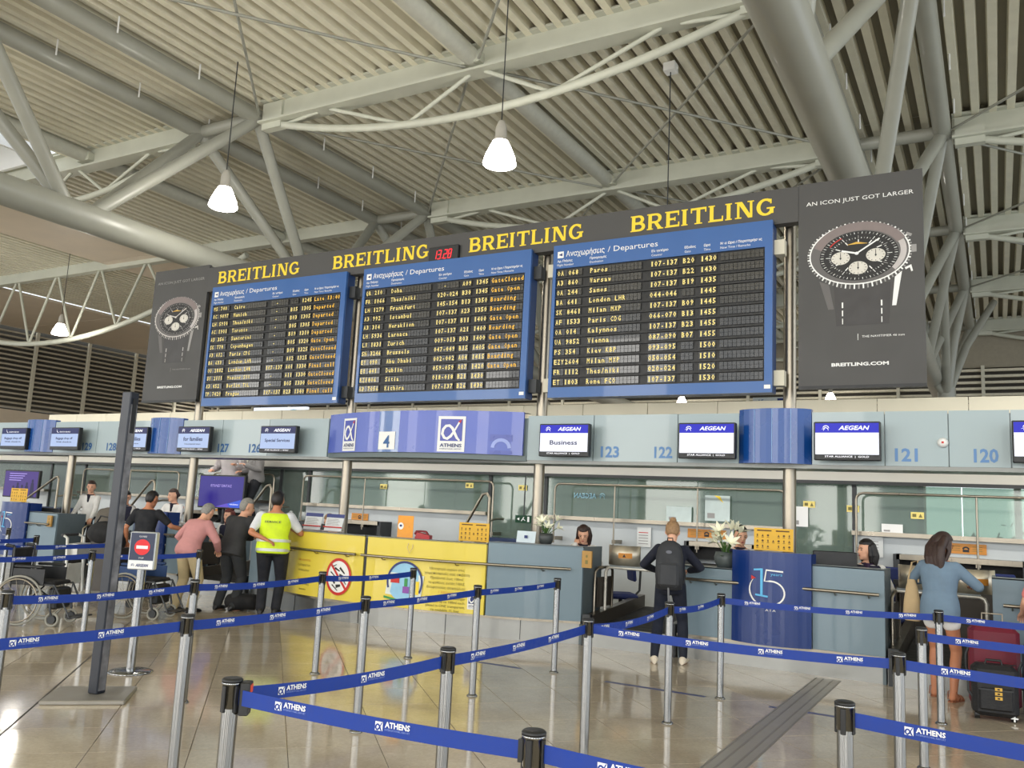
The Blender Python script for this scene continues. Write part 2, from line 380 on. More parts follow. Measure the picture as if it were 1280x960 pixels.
# ---------------- roof
ceiling = MB().box(-50, 17, -14, 6.6, 11.05, 11.3, M_DECK).build('ceiling', kind='structure')
PI_ = 0.345; ribs = 4; BAYS = [6.6, 13.6, 20.6, 27.8, 34.8, 42.2]
def deck_mesh(L):
    mb = MB(); P = []
    for k in range(ribs):
        x = k*PI_
        P += [(x, 0), (x+.15, 0), (x+.175, .19), (x+.32, .19)]
    P.append((ribs*PI_, 0))
    n = len(P)
    vs = [(x, 0, z) for x, z in P]+[(x, L, z) for x, z in P]
    mb.add(vs, [(i, n+i, n+i+1, i+1) for i in range(n-1) if i % 4 != 2], M_DECK); mb.add(vs, [(i, n+i, n+i+1, i+1) for i in range(n-1) if i % 4 == 2], mat('deck_recess_shade', (132, 126, 110), .8, 0, .06, 4))  # recess tops in a darker tone: shade between the ribs put into the colour
    mb.box(0, ribs*PI_, 0, L, .2, .23, M_DECK)
    return mb.mesh('deck_sheet')
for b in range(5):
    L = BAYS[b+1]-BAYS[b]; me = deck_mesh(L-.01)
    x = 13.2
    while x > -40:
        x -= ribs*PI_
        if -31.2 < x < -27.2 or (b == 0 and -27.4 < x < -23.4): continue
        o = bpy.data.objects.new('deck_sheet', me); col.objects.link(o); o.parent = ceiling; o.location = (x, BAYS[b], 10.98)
# smooth beige soffit strips at the left
for a, b_, z in ((-31.2, -27.0, 10.75), (-49, -40.2, 10.72)):
    for k in range(5):
        MB().box(a, b_, BAYS[k]+.02, BAYS[k+1]-.02, z, z+.12, M_SOFFIT).build('soffit_panel', ceiling)
# rooflight upstand
for q in ((-27.2, -27.1, 6.6, 13.4), (-23.5, -23.4, 6.6, 13.4), (-27.2, -23.4, 13.3, 13.4), (-27.2, -23.4, 6.6, 6.7)):
    MB().box(q[0], q[1], q[2], q[3], 10.9, 12.2, M_WHITE).build('rooflight_upstand', ceiling)

def truss(name, xl, xa, xb, zl, zu, y0, y1, label, LN, UN, rl=.3, ru=.19):
    t = thing(name, label, 'roof truss', (xl, 10, zl)); X = lambda x: x-xl; Z = lambda z: z-zl; Yy = lambda y: y-10
    MB().tube([(0, Yy(y0), 0), (0, Yy(y1), 0)], rl, M_STEELP, 24).build('bottom_chord', t)
    for xu in (xa, xb):
        MB().tube([(X(xu), Yy(y0), Z(zu)), (X(xu), Yy(y1), Z(zu))], ru, M_STEELP, 18).build('top_chord', t)
        for y in LN:
            for yu in UN:
                if abs(yu-y) < 4.2:
                    MB().tube([(0, Yy(y)+(.25 if yu > y else -.25), .1), (X(xu), Yy(yu), Z(zu)-.05)], .14, M_STEELP, 14).build('diagonal_brace', t)
        for k in range(int(y0)+2, int(y1), 2):
            MB().tube([(X(xu)+.28, Yy(k+.6), Z(zu)-.05), (X(xu)+.28, Yy(k+.6), Z(zu)+.3)], .018, M_WHITE, 6).build('drop_rod', t)
    for yu in UN:
        MB().tube([(X(xa), Yy(yu), Z(zu)), (X(xb), Yy(yu), Z(zu))], .15, M_STEELP, 14).build('cross_tube', t)
    return t
LN = [3.05, 10.05, 17.1, 24.2, 31.3, 38.3]; UN = [6.6, 13.6, 20.6, 27.8, 34.8, 41.8]
truss('roof_truss', -16.1, -17.15, -15.15, 7.2, 10.7, 1, 42, 'tubular three-chord roof truss over the left banner, running away from the camera', LN, UN)
truss('roof_truss', -1.9, -2.75, -0.85, 7.2, 10.7, 1, 42, 'thick tubular roof truss behind the right watch banner', LN, UN)

def bow_beam(x0, x1, y, label, group='bowstring roof beams'):
    t = thing('bowstring_beam', label, 'roof beam', (x0, y, 10.6), 0, group); W = x1-x0; z = lambda q: q-10.6
    mb = MB(); mb.box(.2, W-.2, -.18, .18, z(10.98), z(11.03), M_BEAM); mb.box(.2, W-.2, -.03, .03, z(10.5), z(10.98), M_BEAM); mb.box(.2, W-.2, -.2, .2, z(10.45), z(10.5), M_BEAM)
    mb.build('steel_beam', t)
    for e in (.55, W-.55):
        m2 = MB(); m2.box(e-.3, e+.3, -.1, .1, z(10.3), z(10.95), M_BEAM); m2.build('end_bracket', t)
    P = [(.65+(W-1.3)*i/20, 0, z(10.42-.82*(1-((i-10)/10)**2))) for i in range(21)]
    MB().tube(P, .085, M_BEAM, 12).build('curved_tie', t)
    def zb(x):
        q = (x-.65)/(W-1.3)*2-1; return z(10.42-.82*(1-q*q))
    tops = [W*.17, W*.5, W*.83]; bots = [W*.07, W*.36, W*.64, W*.93]
    for k, tx in enumerate(tops):
        for bx in (bots[k], bots[k+1]):
            MB().tube([(tx+(.18 if bx > tx else -.18), 0, z(10.47)), (bx, 0, zb(bx))], .045, M_BEAM, 8).build('strut', t)
    return t
rows = ['nearest the camera', 'second from the camera', 'third from the camera', 'fourth from the camera', 'farthest, by the louvres']
for i, y in enumerate(UN[1:]):
    bow_beam(-15.15, -2.75, y, 'pale bowstring roof beam in the middle bay, '+rows[i])
    bow_beam(-.85, 12.4, y, 'pale bowstring roof beam right of the thick truss, '+rows[i])
    if i != 1: bow_beam(-27.2, -17.15, y, 'pale bowstring roof beam left of the left truss, '+rows[i])
# deeper bowstring at the left, second line
t = thing('bowstring_beam', 'wide deep bowstring beam with V struts at far left, above the louvres', 'roof beam', (-35, 21.1, 10.5))
mb = MB(); mb.box(-11.8, 17.8, -.15, .15, .08, .5, M_BEAM); mb.build('steel_beam', t)
zc = lambda x: -2.75+.0196*x*x
MB().tube([(x, 0, zc(x)) for x in [-11.6+23.2*i/24 for i in range(25)]], .11, M_BEAM, 12).build('curved_tie', t)
for k in range(7):
    x = -8.4+2.9*k
    for s in (-1, 1): MB().tube([(x+s*.1, 0, .1), (x+s*1.45, 0, zc(x+s*1.45))], .055, M_BEAM, 8).build('strut', t)
for xm, lb in ((-9.05, 'large round purlin tube down the middle of the central roof bay'), (5.7, 'round purlin tube down the middle of the right roof bay'), (-21.6, 'round purlin tube left of the left roof truss')):
    p = thing('purlin_tube', lb, 'roof tube', (xm, 24, 10.78))
    MB().tube([(0, -23, 0), (0, 18, 0)], .19, mat('tube_grey', (190, 190, 178), 0.45), 18).build('tube', p)
    for yu in UN[1:]: MB().box(-.25, .25, yu-24-.2, yu-24+.2, -.16, .05, M_BEAM).build('saddle', p)
for i, (xa, xb) in enumerate(((-15, -9.2), (-8.9, -2.9), (-.7, 5.6))):
    for k in range(4):
        y0, y1 = UN[k]+.1, UN[k+1]-.1
        if k == 0 and i == 2: continue
        t = thing('cross_bracing', 'crossed thin roof rods, '+['left half of the middle bay', 'right half of the middle bay', 'bay right of the thick truss'][i]+', '+['nearest panel', 'second panel', 'third panel', 'fourth panel'][k], 'roof brace', ((xa+xb)/2, (y0+y1)/2, 10.6), 0, 'crossed roof bracing rods')
        dx, dy = (xb-xa)/2, (y1-y0)/2
        MB().tube([(-dx, -dy, 0), (dx, dy, 0)], .03, M_STEELP, 6).build('rod', t); MB().tube([(dx, -dy, .06), (-dx, dy, .06)], .03, M_STEELP, 6).build('rod', t)
# branching column under the far end of the right truss
t = thing('branching_column', 'grey branching steel column beyond the right banner, in front of the louvres', 'column', (-1.5, 34.5, 0))
MB().tube([(0, 0, 0), (0, 0, 6.9)], [.34, .3], M_STEELP, 20).build('trunk', t)
for dx, dy, dz in ((-1.2, -.2, 10.6), (.7, .2, 10.6), (-2.3, -3, 9.2), (1.6, 2.5, 10.6), (.2, -5, 10.5)):
    MB().tube([(0, 0, 6.6), (dx*.4, dy*.4, 6.6+(dz-6.6)*.5), (dx, dy, dz)], [.16, .15, .13], M_STEELP, 12).build('branch', t)

MB().box(-27.1, -23.5, 6.7, 13.3, 11.9, 11.93, glass_mat('rooflight_glazing', (150, 172, 158), .1)).build('rooflight_pane', ceiling)
# ---------------- louvred walls
def wall_left():
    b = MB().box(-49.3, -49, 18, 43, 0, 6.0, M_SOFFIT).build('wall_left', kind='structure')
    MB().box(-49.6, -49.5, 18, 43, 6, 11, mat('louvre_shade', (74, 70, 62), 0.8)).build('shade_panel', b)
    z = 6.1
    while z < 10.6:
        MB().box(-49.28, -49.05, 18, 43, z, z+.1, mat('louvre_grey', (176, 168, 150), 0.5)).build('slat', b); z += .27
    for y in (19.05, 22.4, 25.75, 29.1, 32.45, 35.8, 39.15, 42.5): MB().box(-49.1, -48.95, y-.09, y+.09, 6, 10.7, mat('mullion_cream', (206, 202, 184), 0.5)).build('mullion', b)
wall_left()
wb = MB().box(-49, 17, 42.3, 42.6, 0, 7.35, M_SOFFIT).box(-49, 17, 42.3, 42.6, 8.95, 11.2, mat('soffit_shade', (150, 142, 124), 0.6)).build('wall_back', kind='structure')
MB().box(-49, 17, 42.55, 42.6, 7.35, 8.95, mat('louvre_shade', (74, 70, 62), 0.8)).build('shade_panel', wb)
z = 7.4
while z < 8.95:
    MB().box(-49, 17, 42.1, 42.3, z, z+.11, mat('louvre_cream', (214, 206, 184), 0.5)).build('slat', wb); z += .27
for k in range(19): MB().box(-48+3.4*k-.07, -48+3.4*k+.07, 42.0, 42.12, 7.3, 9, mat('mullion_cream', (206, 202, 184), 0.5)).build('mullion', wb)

# ---------------- partition behind the desks: low wall, glass, lintel, corridor
part = MB().box(-21.7, 8, 13.5, 13.7, 2.38, 3.3, M_WALLW).build('wall_partition', kind='structure')
for x0 in [-21.7+1.188*k for k in range(25)]:
    MB().bbox(x0+.004, x0+1.184, 13.46, 13.5, 3.0, 3.6, .004, M_PARA).build('parapet_panel', part)
MB().box(-21.7, 8, 13.5, 17, 3.3, 3.45, M_WALLW).build('corridor_roof', part)
MB().box(-30, -21.7, 13.5, 13.7, 2.38, 2.75, M_WALLW).build('lintel', part)
MB().box(-30, 8, 13.42, 13.5, 2.33, 2.38, M_DKG).build('glazing_head', part)
low = [(-30, -21.4), (-20.0, -13.3), (-12.5, -8.1), (-6.95, -2.84), (-1.84, 8)]
for a, b in low:
    MB().box(a, b, 13.5, 13.62, 0, 1.6, M_WALLG).build('low_wall', part)
    MB().box(a-.02, b+.02, 13.38, 13.66, 1.6, 1.66, M_SS).build('steel_ledge', part)
    n = max(1, round((b-a)/1.4)); st = (b-a)/n
    for k in range(n):
        MB().box(a+k*st+.006, a+(k+1)*st-.006, 13.55, 13.565, 1.66, 2.33, M_GLASS).build('glass_pane', part)
for a, b in ((-21.4, -20.0), (-13.3, -12.5), (-8.1, -6.95), (-2.84, -1.84)):
    MB().box(a+.01, b-.01, 13.55, 13.565, 0.02, 2.33, M_GLASS).build('glass_door_leaf', part)
    for q in (a, b): MB().box(q-.03, q+.03, 13.52, 13.6, 0, 2.33, M_DKG).build('door_post', part)
    MB().box(a+.05, b-.05, 13.0, 13.4, .02, 1.22, mat('navy_cabinet', (30, 50, 90), 0.5)).build('navy_low_cabinet', part)
cb = MB().box(-30, -1.2, 17, 17.2, 0, 3.3, M_CORR).box(-1.2, 8, 17, 17.2, 0, 1.2, M_CORR).box(-1.2, 8, 17, 17.2, 2.95, 3.3, M_CORR).build('wall_rear', kind='structure')
for k in range(6): MB().box(-1.2+1.5*k-.05, -1.2+1.5*k+.05, 16.96, 17.05, 1.2, 2.95, M_DKG).build('window_mullion', cb)
for x in (-26, -20, -14.5, -11.2, -7.8, -4.6, -2.6): MB().box(x-.12, x+.12, 16.9, 17, 0, 3.3, mat('corridor_pier', (126, 144, 136), 0.6)).build('pier', cb)
for i, (a, b, z0, z1, t) in enumerate([(-5.9, -5.35, 1.62, 2.0, 'left'), (-5.1, -4.5, 1.55, 2.25, 'right')]):
    MB().box(a, b, 16.93, 16.97, z0, z1, mat('pale_board', (190, 205, 205), 0.4)).build('corridor_poster', None, None, 'pale framed board on the corridor wall seen through the glass, %s of two' % t, 'poster')
for k in range(6): MB().box(-1.15+1.5*k, .25+1.5*k, 17.6, 17.62, 1.2, 2.95, mat('lit_window_glow', (214, 226, 228), .4, 0, 0, emit=2.8)).build('lit_window_pane', cb)
# shrubs outside the corridor window
rnd = random.Random(3); mb = MB()
for k in range(170):
    a = rnd.uniform(-1, 1.6); zz = rnd.uniform(0.6, 1.9+.35*math.sin(a*2.2)); yy_ = 17.28+rnd.uniform(0, .2); s = rnd.uniform(.05, .12)
    d1 = Vector((rnd.uniform(-1, 1), rnd.uniform(-1, 1), rnd.uniform(-1, 1))).normalized()*s; d2 = d1.cross(Vector((rnd.uniform(-1, 1), rnd.uniform(-1, 1), 1))).normalized()*s*.5
    c = Vector((a, yy_, zz)); mb.add([c-d1, c+d2, c+d1, c-d2], [(0, 1, 2, 3)], mat('leaf_grey_green', (88, 104, 84), 0.6))
mb.build('shrub_foliage', None, 'stuff', 'grey green shrub foliage outside the corridor window at far right', 'shrub')
MB().box(-8, 14, 17.3, 26, -.1, 0, mat('paving_outside', (170, 170, 165), 0.8)).build('ground_outside', kind='structure')

def rail_loop(x0, x1, label, posts):
    t = thing('handrail', label, 'handrail', ((x0+x1)/2, 13.2, 0), 0, 'steel handrails before the glass'); c = (x0+x1)/2; r = .1; zt = 2.2
    P = [(x0-c, 0, 1.2)]+[(x0-c+r-r*math.cos(a), 0, zt-r+r*math.sin(a)) for a in (0, PI/6, PI/3, PI/2)]+[(x1-c-r+r*math.sin(a), 0, zt-r+r*math.cos(a)) for a in (0, PI/6, PI/3, PI/2)]+[(x1-c, 0, 1.2)]
    MB().tube(P, .018, M_SS, 8).build('rail', t)
    for p in posts: MB().tube([(p-c, 0, 1.2), (p-c, 0, zt)], .014, M_SS, 8).build('post', t)
    for p in [x0, x1]+posts: MB().box(p-c-.03, p-c+.03, 0, .3, 1.25, 1.31, M_SS).build('wall_bracket', t)
rail_loop(-19.56, -16.1, 'bent steel handrail before the glass, above the far left desk staff', [-17.8])
rail_loop(-15.0, -13.17, 'short bent steel handrail before the glass, behind the blue slideshow screen', [])
rail_loop(-12.35, -7.83, 'bent steel handrail before the glass, above the yellow counter', [-10.75])
rail_loop(-6.6, -2.75, 'bent steel handrail before the glass, behind the backpacker', [-5.5, -4.1])
rail_loop(-1.77, 6, 'bent steel handrail before the glass, at the right behind the denim shirt', [-.25, 2, 4])
for x0, x1, lb in ((-8.06, -7.54, 'sloping steel stair rail beside the yellow pictogram card on the counter'), (-13.3, -12.62, 'sloping steel stair rail right of the blue slideshow screen'), (-16.9, -16.13, 'sloping steel stair rail behind the black T-shirt passenger'), (-20.9, -19.6, 'sloping steel stair rail right of the purple wall screen')):
    t = thing('stair_rail', lb, 'handrail', (x1, 12.6, 0), 0, 'sloping steel stair rails'); d = x0-x1
    MB().tube([(d, 0, 0), (d, 0, 1.3), (d+.04, 0, 1.38), (-.14, 0, 1.95), (-.06, 0, 1.97), (0, 0, 1.9), (0, 0, 0)], .026, M_SS, 10).build('rail', t)
    MB().tube([(0, 0, 1.5), (.0, .25, 1.55), (0, .5, 1.55)], .02, M_SS, 8).build('stub', t)

# ---------------- tall poles that carry the boards
for k, (x, lb) in enumerate(((-2.33, 'right of the third board, behind the fifteen panel'), (-5.98, 'between the second and third boards'), (-9.70, 'between the first and second boards'), (-13.53, 'left of the first board'), (-17.35, 'far left, with nothing on its top'))):
    t = thing('board_pole', 'tall brushed steel pole '+lb, 'pole', (x, 11.4, 0), 0, 'tall steel poles of the board gantry')
    MB().cyl(0, 0, 0, 5.72 if k < 4 else 3.1, .082, M_SS, 24).build('tube', t)
    if k < 4:
        MB().cyl(0, 0, 5.72, 5.8, .1, M_SS, 20).build('cap', t)
    MB().cyl(0, 0, 0, .02, .14, M_SS, 20).build('base_ring', t)

# ================================================================== LOGOS (flat print)
def airport_logo(mb, F, x, y, w_, h_, full=True, sq=M_NAVYP, card=M_WHITE, dz=.002, line=M_WHITE, words=True, lw=1.0):
    if card: mb.poly(rect(x, y, x+w_, y+h_), F, card, dz)
    m_ = w_*.1; sy0 = y+h_*(.3 if full else .08); sw = w_-2*m_; sh = y+h_-m_-sy0
    if sq: mb.poly(rect(x+m_, sy0, x+w_-m_, sy0+sh), F, sq, dz*2)
    G = lambda a, b, d=0: F(x+m_+a*sw, sy0+b*sh, d); lw = lw*1.25
    P = [(.9, .02), (.78, .14), (.66, .38), (.56, .58), (.42, .7), (.26, .68), (.13, .52), (.1, .32), (.2, .14), (.34, .1), (.5, .22), (.66, .48), (.84, .82), (.94, .98)]
    mb.stroke(P, [lw*.06, lw*.09]+[lw*.1]*9+[lw*.06]*2+[lw*.03], G, line, dz*3)
    mb.poly([(.96, 1.0), (.80, .88), (.92, .82)], G, M_REDP if full else line, dz*3.2)
    if full and words:
        text(mb, 'ATHENS', F, x+w_*.1, y+h_*.13, h_*.1, M_NAVYP, width=w_*.8, bold=.02, dz=dz*2)
        text(mb, 'INTERNATIONAL AIRPORT', F, x+w_*.1, y+h_*.06, h_*.035, M_NAVYP, width=w_*.8, dz=dz*2)
def bird_logo(mb, F, x, y, s, m, dz=.002):     # two-gull arc mark
    mb.stroke(arc(x+s*.6, y+s*.3, s*.42, s*.42, 165, 20, 10), [s*.02]+[s*.09]*9+[s*.03], F, m, dz)
    mb.stroke([(x, y+s*.22), (x+s*.3, y+s*.3), (x+s*.5, y+s*.5), (x+s*.68, y+s*.38), (x+s*.86, y+s*.36), (x+s*1.1, y+s*.42)], [s*.02, s*.07, s*.09, s*.09, s*.07, s*.02], F, m, dz)
    mb.stroke([(x+s*.25, y), (x+s*.34, y+s*.2), (x+s*.5, y+s*.34)], [s*.03, s*.09, s*.07], F, m, dz)
    mb.stroke([(x+s*.95, y), (x+s*.9, y+s*.2), (x+s*.8, y+s*.3)], [s*.03, s*.08, s*.07], F, m, dz)

# ================================================================== BULKHEAD OVER THE DESKS
FY = 11.2
bk = thing('counter_bulkhead', 'long grey blue bulkhead band with check-in numbers over the desks', 'bulkhead', (-10, FY, 2.44))
def BX(mb, x0, x1, y0, y1, z0, z1, m): return mb.box(x0+10, x1+10, y0-FY, y1-FY, z0-2.44, z1-2.44, m)
BX(MB(), -31, 6, 11.24, 11.75, 2.47, 3.09, M_FAS).build('core', bk)
BX(MB(), -31, 6, 11.21, 11.78, 2.41, 2.46, mat('bulkhead_trim', (120, 122, 118), 0.35, 0.5)).build('bottom_trim', bk)
seams = [-31, -28.5, -26, -23.6, -21.2, -18.77, -17.77, -16.3, -15.5, -14.63, -13.69, -12.6, -11.4, -10.0, -6.1, -5.02, -3.77, -2.93, -2.02, -1.17, -.48, .15, 1.4, 2.5, 3.8, 6]
blues = [(-18.77, -17.77), (-14.63, -13.69), (-2.93, -2.02)]
for a, b in zip(seams, seams[1:]):
    if (a, b) in blues:
        mb = MB(); n = 12; P = [(a+(b-a)*i/n, -.16*math.sin(PI*i/n)**.6 if 0 < i < n else 0) for i in range(n+1)]
        R = [[Vector((x+10, y-.01, z-2.44)) for z in (2.46, 3.16)] for x, y in P]
        vs = [v for r in R for v in r]; fs = [(2*i, 2*i+2, 2*i+3, 2*i+1) for i in range(n)]
        vs += [Vector((a+10, .1, .02)), Vector((b+10, .1, .02)), Vector((a+10, .1, .72)), Vector((b+10, .1, .72))]; q = 2*n+2
        fs += [tuple([q]+[2*i for i in range(n+1)]+[q+1])[::-1], tuple([q+2]+[2*i+1 for i in range(n+1)]+[q+3]), (q, 0, 1, q+2), (2*n, q+1, q+3, 2*n+1)]
        mb.add(vs, fs, M_BLUE2, False)
        o = mb.build('blue_curved_panel', bk)
        for k in (3, 6, 9):
            x, y = P[k]; MB().box(x+10-.004, x+10+.004, y-.018, y, .03, .71, mat('blue_seam', (120, 160, 210), 0.2)).build('seam_strip', bk)
    else:
        if (a, b) == (-10.0, -6.1): continue
        BX(MB(), a+.006, b-.006, FY, FY+.04, 2.46, 3.12, M_FAS).build('bulkhead_panel', bk)
# curved lilac centre piece
def IY(x): return 11.14-.42*(1-((x+8.03)/1.9)**2)
def curved(mb, x0, x1, z0, z1, Yf, m, n=16, th=.03, o=(0, 0, 0)):
    F_ = []; vs = []
    for i in range(n+1):
        x = x0+(x1-x0)*i/n; y = Yf(x)
        vs += [(x-o[0], y-o[1], z0-o[2]), (x-o[0], y-o[1], z1-o[2]), (x-o[0], y+th-o[1], z0-o[2]), (x-o[0], y+th-o[1], z1-o[2])]
    fs = []
    for i in range(n):
        a = 4*i; b = a+4; fs += [(a, b, b+1, a+1), (a+3, b+3, b+2, a+2), (a+1, b+1, b+3, a+3), (a+2, b+2, b, a)]
    fs += [(0, 1, 3, 2), (4*n, 4*n+2, 4*n+3, 4*n+1)]
    return mb.add(vs, fs, m, False)
LX = [-9.92, -8.5, -8.2, -6.14]
lc = thing('lilac_curved_sign', 'curved shiny lilac blue sign panel with number four in the middle of the bulkhead', 'sign', (-8, 10.7, 2.5)); LO = (-8, 10.7, 2.5)
for a, b, m in ((-9.92, -8.56, M_LILAC), (-8.56, -8.13, mat('teal_blue_gloss', (44, 92, 160), 0.2, 0, 0.03, 2, coat=.8)), (-8.13, -6.14, M_LILAC)):
    curved(MB(), a, b, 2.52, 3.17, IY, m, 12, .03, LO).build('curved_panel', lc)
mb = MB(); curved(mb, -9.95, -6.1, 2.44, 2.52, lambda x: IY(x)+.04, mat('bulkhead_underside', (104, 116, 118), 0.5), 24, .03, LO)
vs = []; n = 24
for i in range(n+1):
    x = -9.95+3.85*i/n; vs += [(x+8, IY(x)+.04-10.7, -.05), (x+8, 11.3-10.7, -.05), (x+8, IY(x)+.02-10.7, .66), (x+8, .6, .66)]
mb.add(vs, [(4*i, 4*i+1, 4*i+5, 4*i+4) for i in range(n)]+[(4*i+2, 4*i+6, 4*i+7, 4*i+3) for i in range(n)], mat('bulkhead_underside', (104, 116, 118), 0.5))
mb.build('underside', lc)
FI = lambda x, y, d=0.0: Vector((x+8, IY(x)-10.7-d-.002, y-2.5))
for nm, x0, x1, z0, z1 in (('white_logo_card', -9.45, -9.1, 2.54, 3.08), ('white_logo_card', -7.42, -6.98, 2.54, 3.08)):
    mb = MB(); airport_logo(mb, FI, x0, z0, x1-x0, z1-z0, sq=mat('logo_indigo', (66, 76, 168), .3), dz=.004); mb.build(nm, lc)
mb = MB(); mb.poly(rect(-8.54, 2.56, -8.2, 2.84), FI, M_WHITE, .004); text(mb, '4', FI, -8.37, 2.59, .2, M_NUM2, align='C', bold=.01, dz=.008); mb.build('number_card', lc)
mb = MB(); dk = mat('dull_periwinkle_print', (84, 96, 176), .3)
mb.poly(rect(-6.6, 2.72, -6.28, 2.82), FI, dk, .006); mb.stroke(arc(-6.44, 2.62, .12, .12, 0, 180, 10), .05, FI, mat('pale_lilac_print', (150, 165, 225), .3), .006); mb.poly(rect(-6.6, 2.53, -6.28, 2.58), FI, dk, .006); mb.build('figure_print', lc)

# numbers
F0 = frame((10*0, 0, 0))
def FB(x, y, d=0.0): return Vector((x+10, -d-.002, y-2.44))
for t, x, w_, m in (('120', -.225, .25, M_NUM), ('121', -1.06, .25, M_NUM), ('122', -4.1, .26, M_NUM), ('123', -4.9, .28, M_NUM), ('126', -11.87, .29, M_NUM2), ('127', -12.68, .29, M_NUM2), ('128', -15.95, .31, M_NUM2), ('129', -16.75, .32, M_NUM2), ('130', -19.95, .32, M_NUM2)):
    mb = MB(); text(mb, t, FB, x, 2.52, .155, m, width=w_, bold=.03); mb.build('number_lettering', bk)
t = thing('smoke_detector', 'small round white detector on the bulkhead between two panels', 'detector', (-.54, FY, 2.74))
mb = MB(); mb.lathe([(0.001, 0), (.055, 0), (.06, .02), (.04, .05), (.02, .06), (0.001, .06)], M_WHITE, 18); me = mb.build('housing', t); me.rotation_euler = (PI/2, 0, 0)
MB().box(-.012, .012, -.066, -.06, -.012, .012, M_REDP).build('indicator', t)

# ================================================================== SCREENS ON THE BULKHEAD
def tv(x0, x1, lines, label, kind='bright', airline=True, foot=True, y=10.95):
    t = thing('check_in_screen', label, 'screen', ((x0+x1)/2, y, 2.5), 0, 'check-in screens over the desks'); W = x1-x0; H = .47
    MB().bbox(-W/2, W/2, 0, .09, 0, H, .008, M_BLACK).build('housing', t)
    MB().box(-.16, .16, .09, .26, .1, .36, M_DKG).build('wall_mount', t)
    F = frame((-W/2, 0, 0)); b = .018
    hdr, scr = (M_SCRB, M_SCRW) if kind == 'bright' else (M_SCRN, M_SCRL)
    mb = MB(); mb.poly(rect(b, .07, W-b, .335), F, scr, .002); mb.build('display', t)
    mb = MB(); mb.poly(rect(b, .335, W-b, H-b), F, hdr, .002)
    if airline:
        bird_logo(mb, F, W*.12, .36, .085, M_SCRT, .004); text(mb, 'AEGEAN', F, W*.38, .37, .052, M_SCRT, width=W*.46, bold=.02, shear=.25, dz=.004)
    else:
        mb.stroke([(W*.2, .43), (W*.22, .38), (W*.27, .36)], [.004, .012, .008], F, M_SCRT, .004); text(mb, 'AEGEAN AIRLINES', F, W*.3, .365, .025, M_SCRT, width=W*.4, shear=.2, dz=.004)
    mb.build('header_bar', t)
    mb = MB()
    for (s, yy_, h_, ww) in lines: mb = MB(); text(mb, s, F, W/2, yy_, h_, mat('screen_ink', (24, 30, 80), .5, 0, 0), align='C', width=ww*W, dz=.006, bold=.02); mb.build('screen_text', t)
    mb = MB()
    if foot: text(mb, 'STAR ALLIANCE  |  GOLD', F, W/2, .035, .022, M_SCRT, align='C', width=W*.66, bold=.01, dz=.004)
    if mb.v: mb.build('footer_text', t)
    return t
tv(-5.77, -4.98, [('Business', .17, .065, .55)], 'bright check-in screen that reads Business')
tv(-3.68, -2.92, [], 'bright blank check-in screen left of the blue column, over the backpacker')
tv(-1.95, -1.19, [], 'bright blank check-in screen right of the blue column')
tv(.16, .92, [], 'bright check-in screen cut by the right edge of the photo')
tv(-11.36, -10.51, [('Special Services', .19, .055, .7)], 'check-in screen that reads Special Services', 'dim')
tv(-13.52, -12.65, [('for families', .2, .075, .6), ('Unaccompanied minors', .13, .025, .5)], 'dim check-in screen reading for families, right of the blue column', 'dim')
tv(-15.3, -14.4, [('for families', .2, .075, .6), ('Unaccompanied minors', .13, .025, .5)], 'dim check-in screen reading for families, half behind the black post', 'dim')
tv(-17.5, -16.55, [('Baggage drop off', .22, .045, .6), ('Web check-in', .15, .03, .55)], 'dim check-in screen with small grey text, right of the leftmost blue column', 'dim', False, False)
tv(-19.33, -18.4, [('Baggage drop off', .22, .045, .7), ('Web check-in', .15, .03, .65)], 'dim check-in screen with small grey text at the left edge of the photo', 'dim', False, False)

# ================================================================== DEPARTURE BOARDS
B1 = [('MS', '740', 'Cairo', '-', '', '1245', 'Late 13:40'), ('AC', '9097', 'Munich', '-', 'B15', '1305', 'Departed'), ('LH', '5910', 'Thes/niki', '-', 'B03', '1305', 'Departed'), ('AC', '1901', 'Toronto', '-', 'B05', '1305', 'Departed'), ('A3', '356', 'Santorini', '-', 'B19', '1310', 'Departed'), ('SK', '778', 'Copenhagen', '-', 'B05', '1320', 'Gate Open'), ('A3', '612', 'Paris CDG', '-', 'B09', '1325', 'GateClosed'), ('BA', '633', 'London LHR', '-', 'A12', '1325', 'GateClosed'), ('OU', '2882', 'London LHR', '107-137', 'A01', '1330', 'Final call'), ('SU', '2111', 'Moscow SVO', '-', 'A11', '1330', 'GateClosed'), ('A3', '852', 'Berlin TXL', '-', 'B05', '1330', 'GateClosed'), ('TP', '7420', 'Prague', '107-137', 'B23', '1340', 'Final call')]
B2 = [('QR', '210', 'Doha', '-', 'A09', '1345', 'GateClosed'), ('FR', '1066', 'Thes/niki', '020-024', 'B30', '1345', 'Gate Open'), ('LH', '1279', 'Frankfurt', '145-154', 'B13', '1350', 'Boarding'), ('A3', '992', 'Istanbul', '107-137', 'A23', '1350', 'Boarding'), ('A3', '314', 'Heraklion', '107-137', 'B11', '1400', 'Gate Open'), ('LH', '5936', 'Larnaca', '107-137', 'A21', '1400', 'Boarding'), ('LX', '1831', 'Zurich', '009-013', 'B03', '1400', 'Gate Open'), ('SN', '3246', 'Brussels', '047-049', 'B15', '1405', 'Gate Open'), ('EY', '090', 'Abu Dhabi', '002-002', 'A04', '1415', 'Boarding'), ('EI', '441', 'Dublin', '059-059', 'A07', '1420', 'Gate Open'), ('RZI', '806', 'Sitia', '018-018', 'B21', '1430', ''), ('A3', '7056', 'Kithira', '107-137', 'B26', '1430', '')]
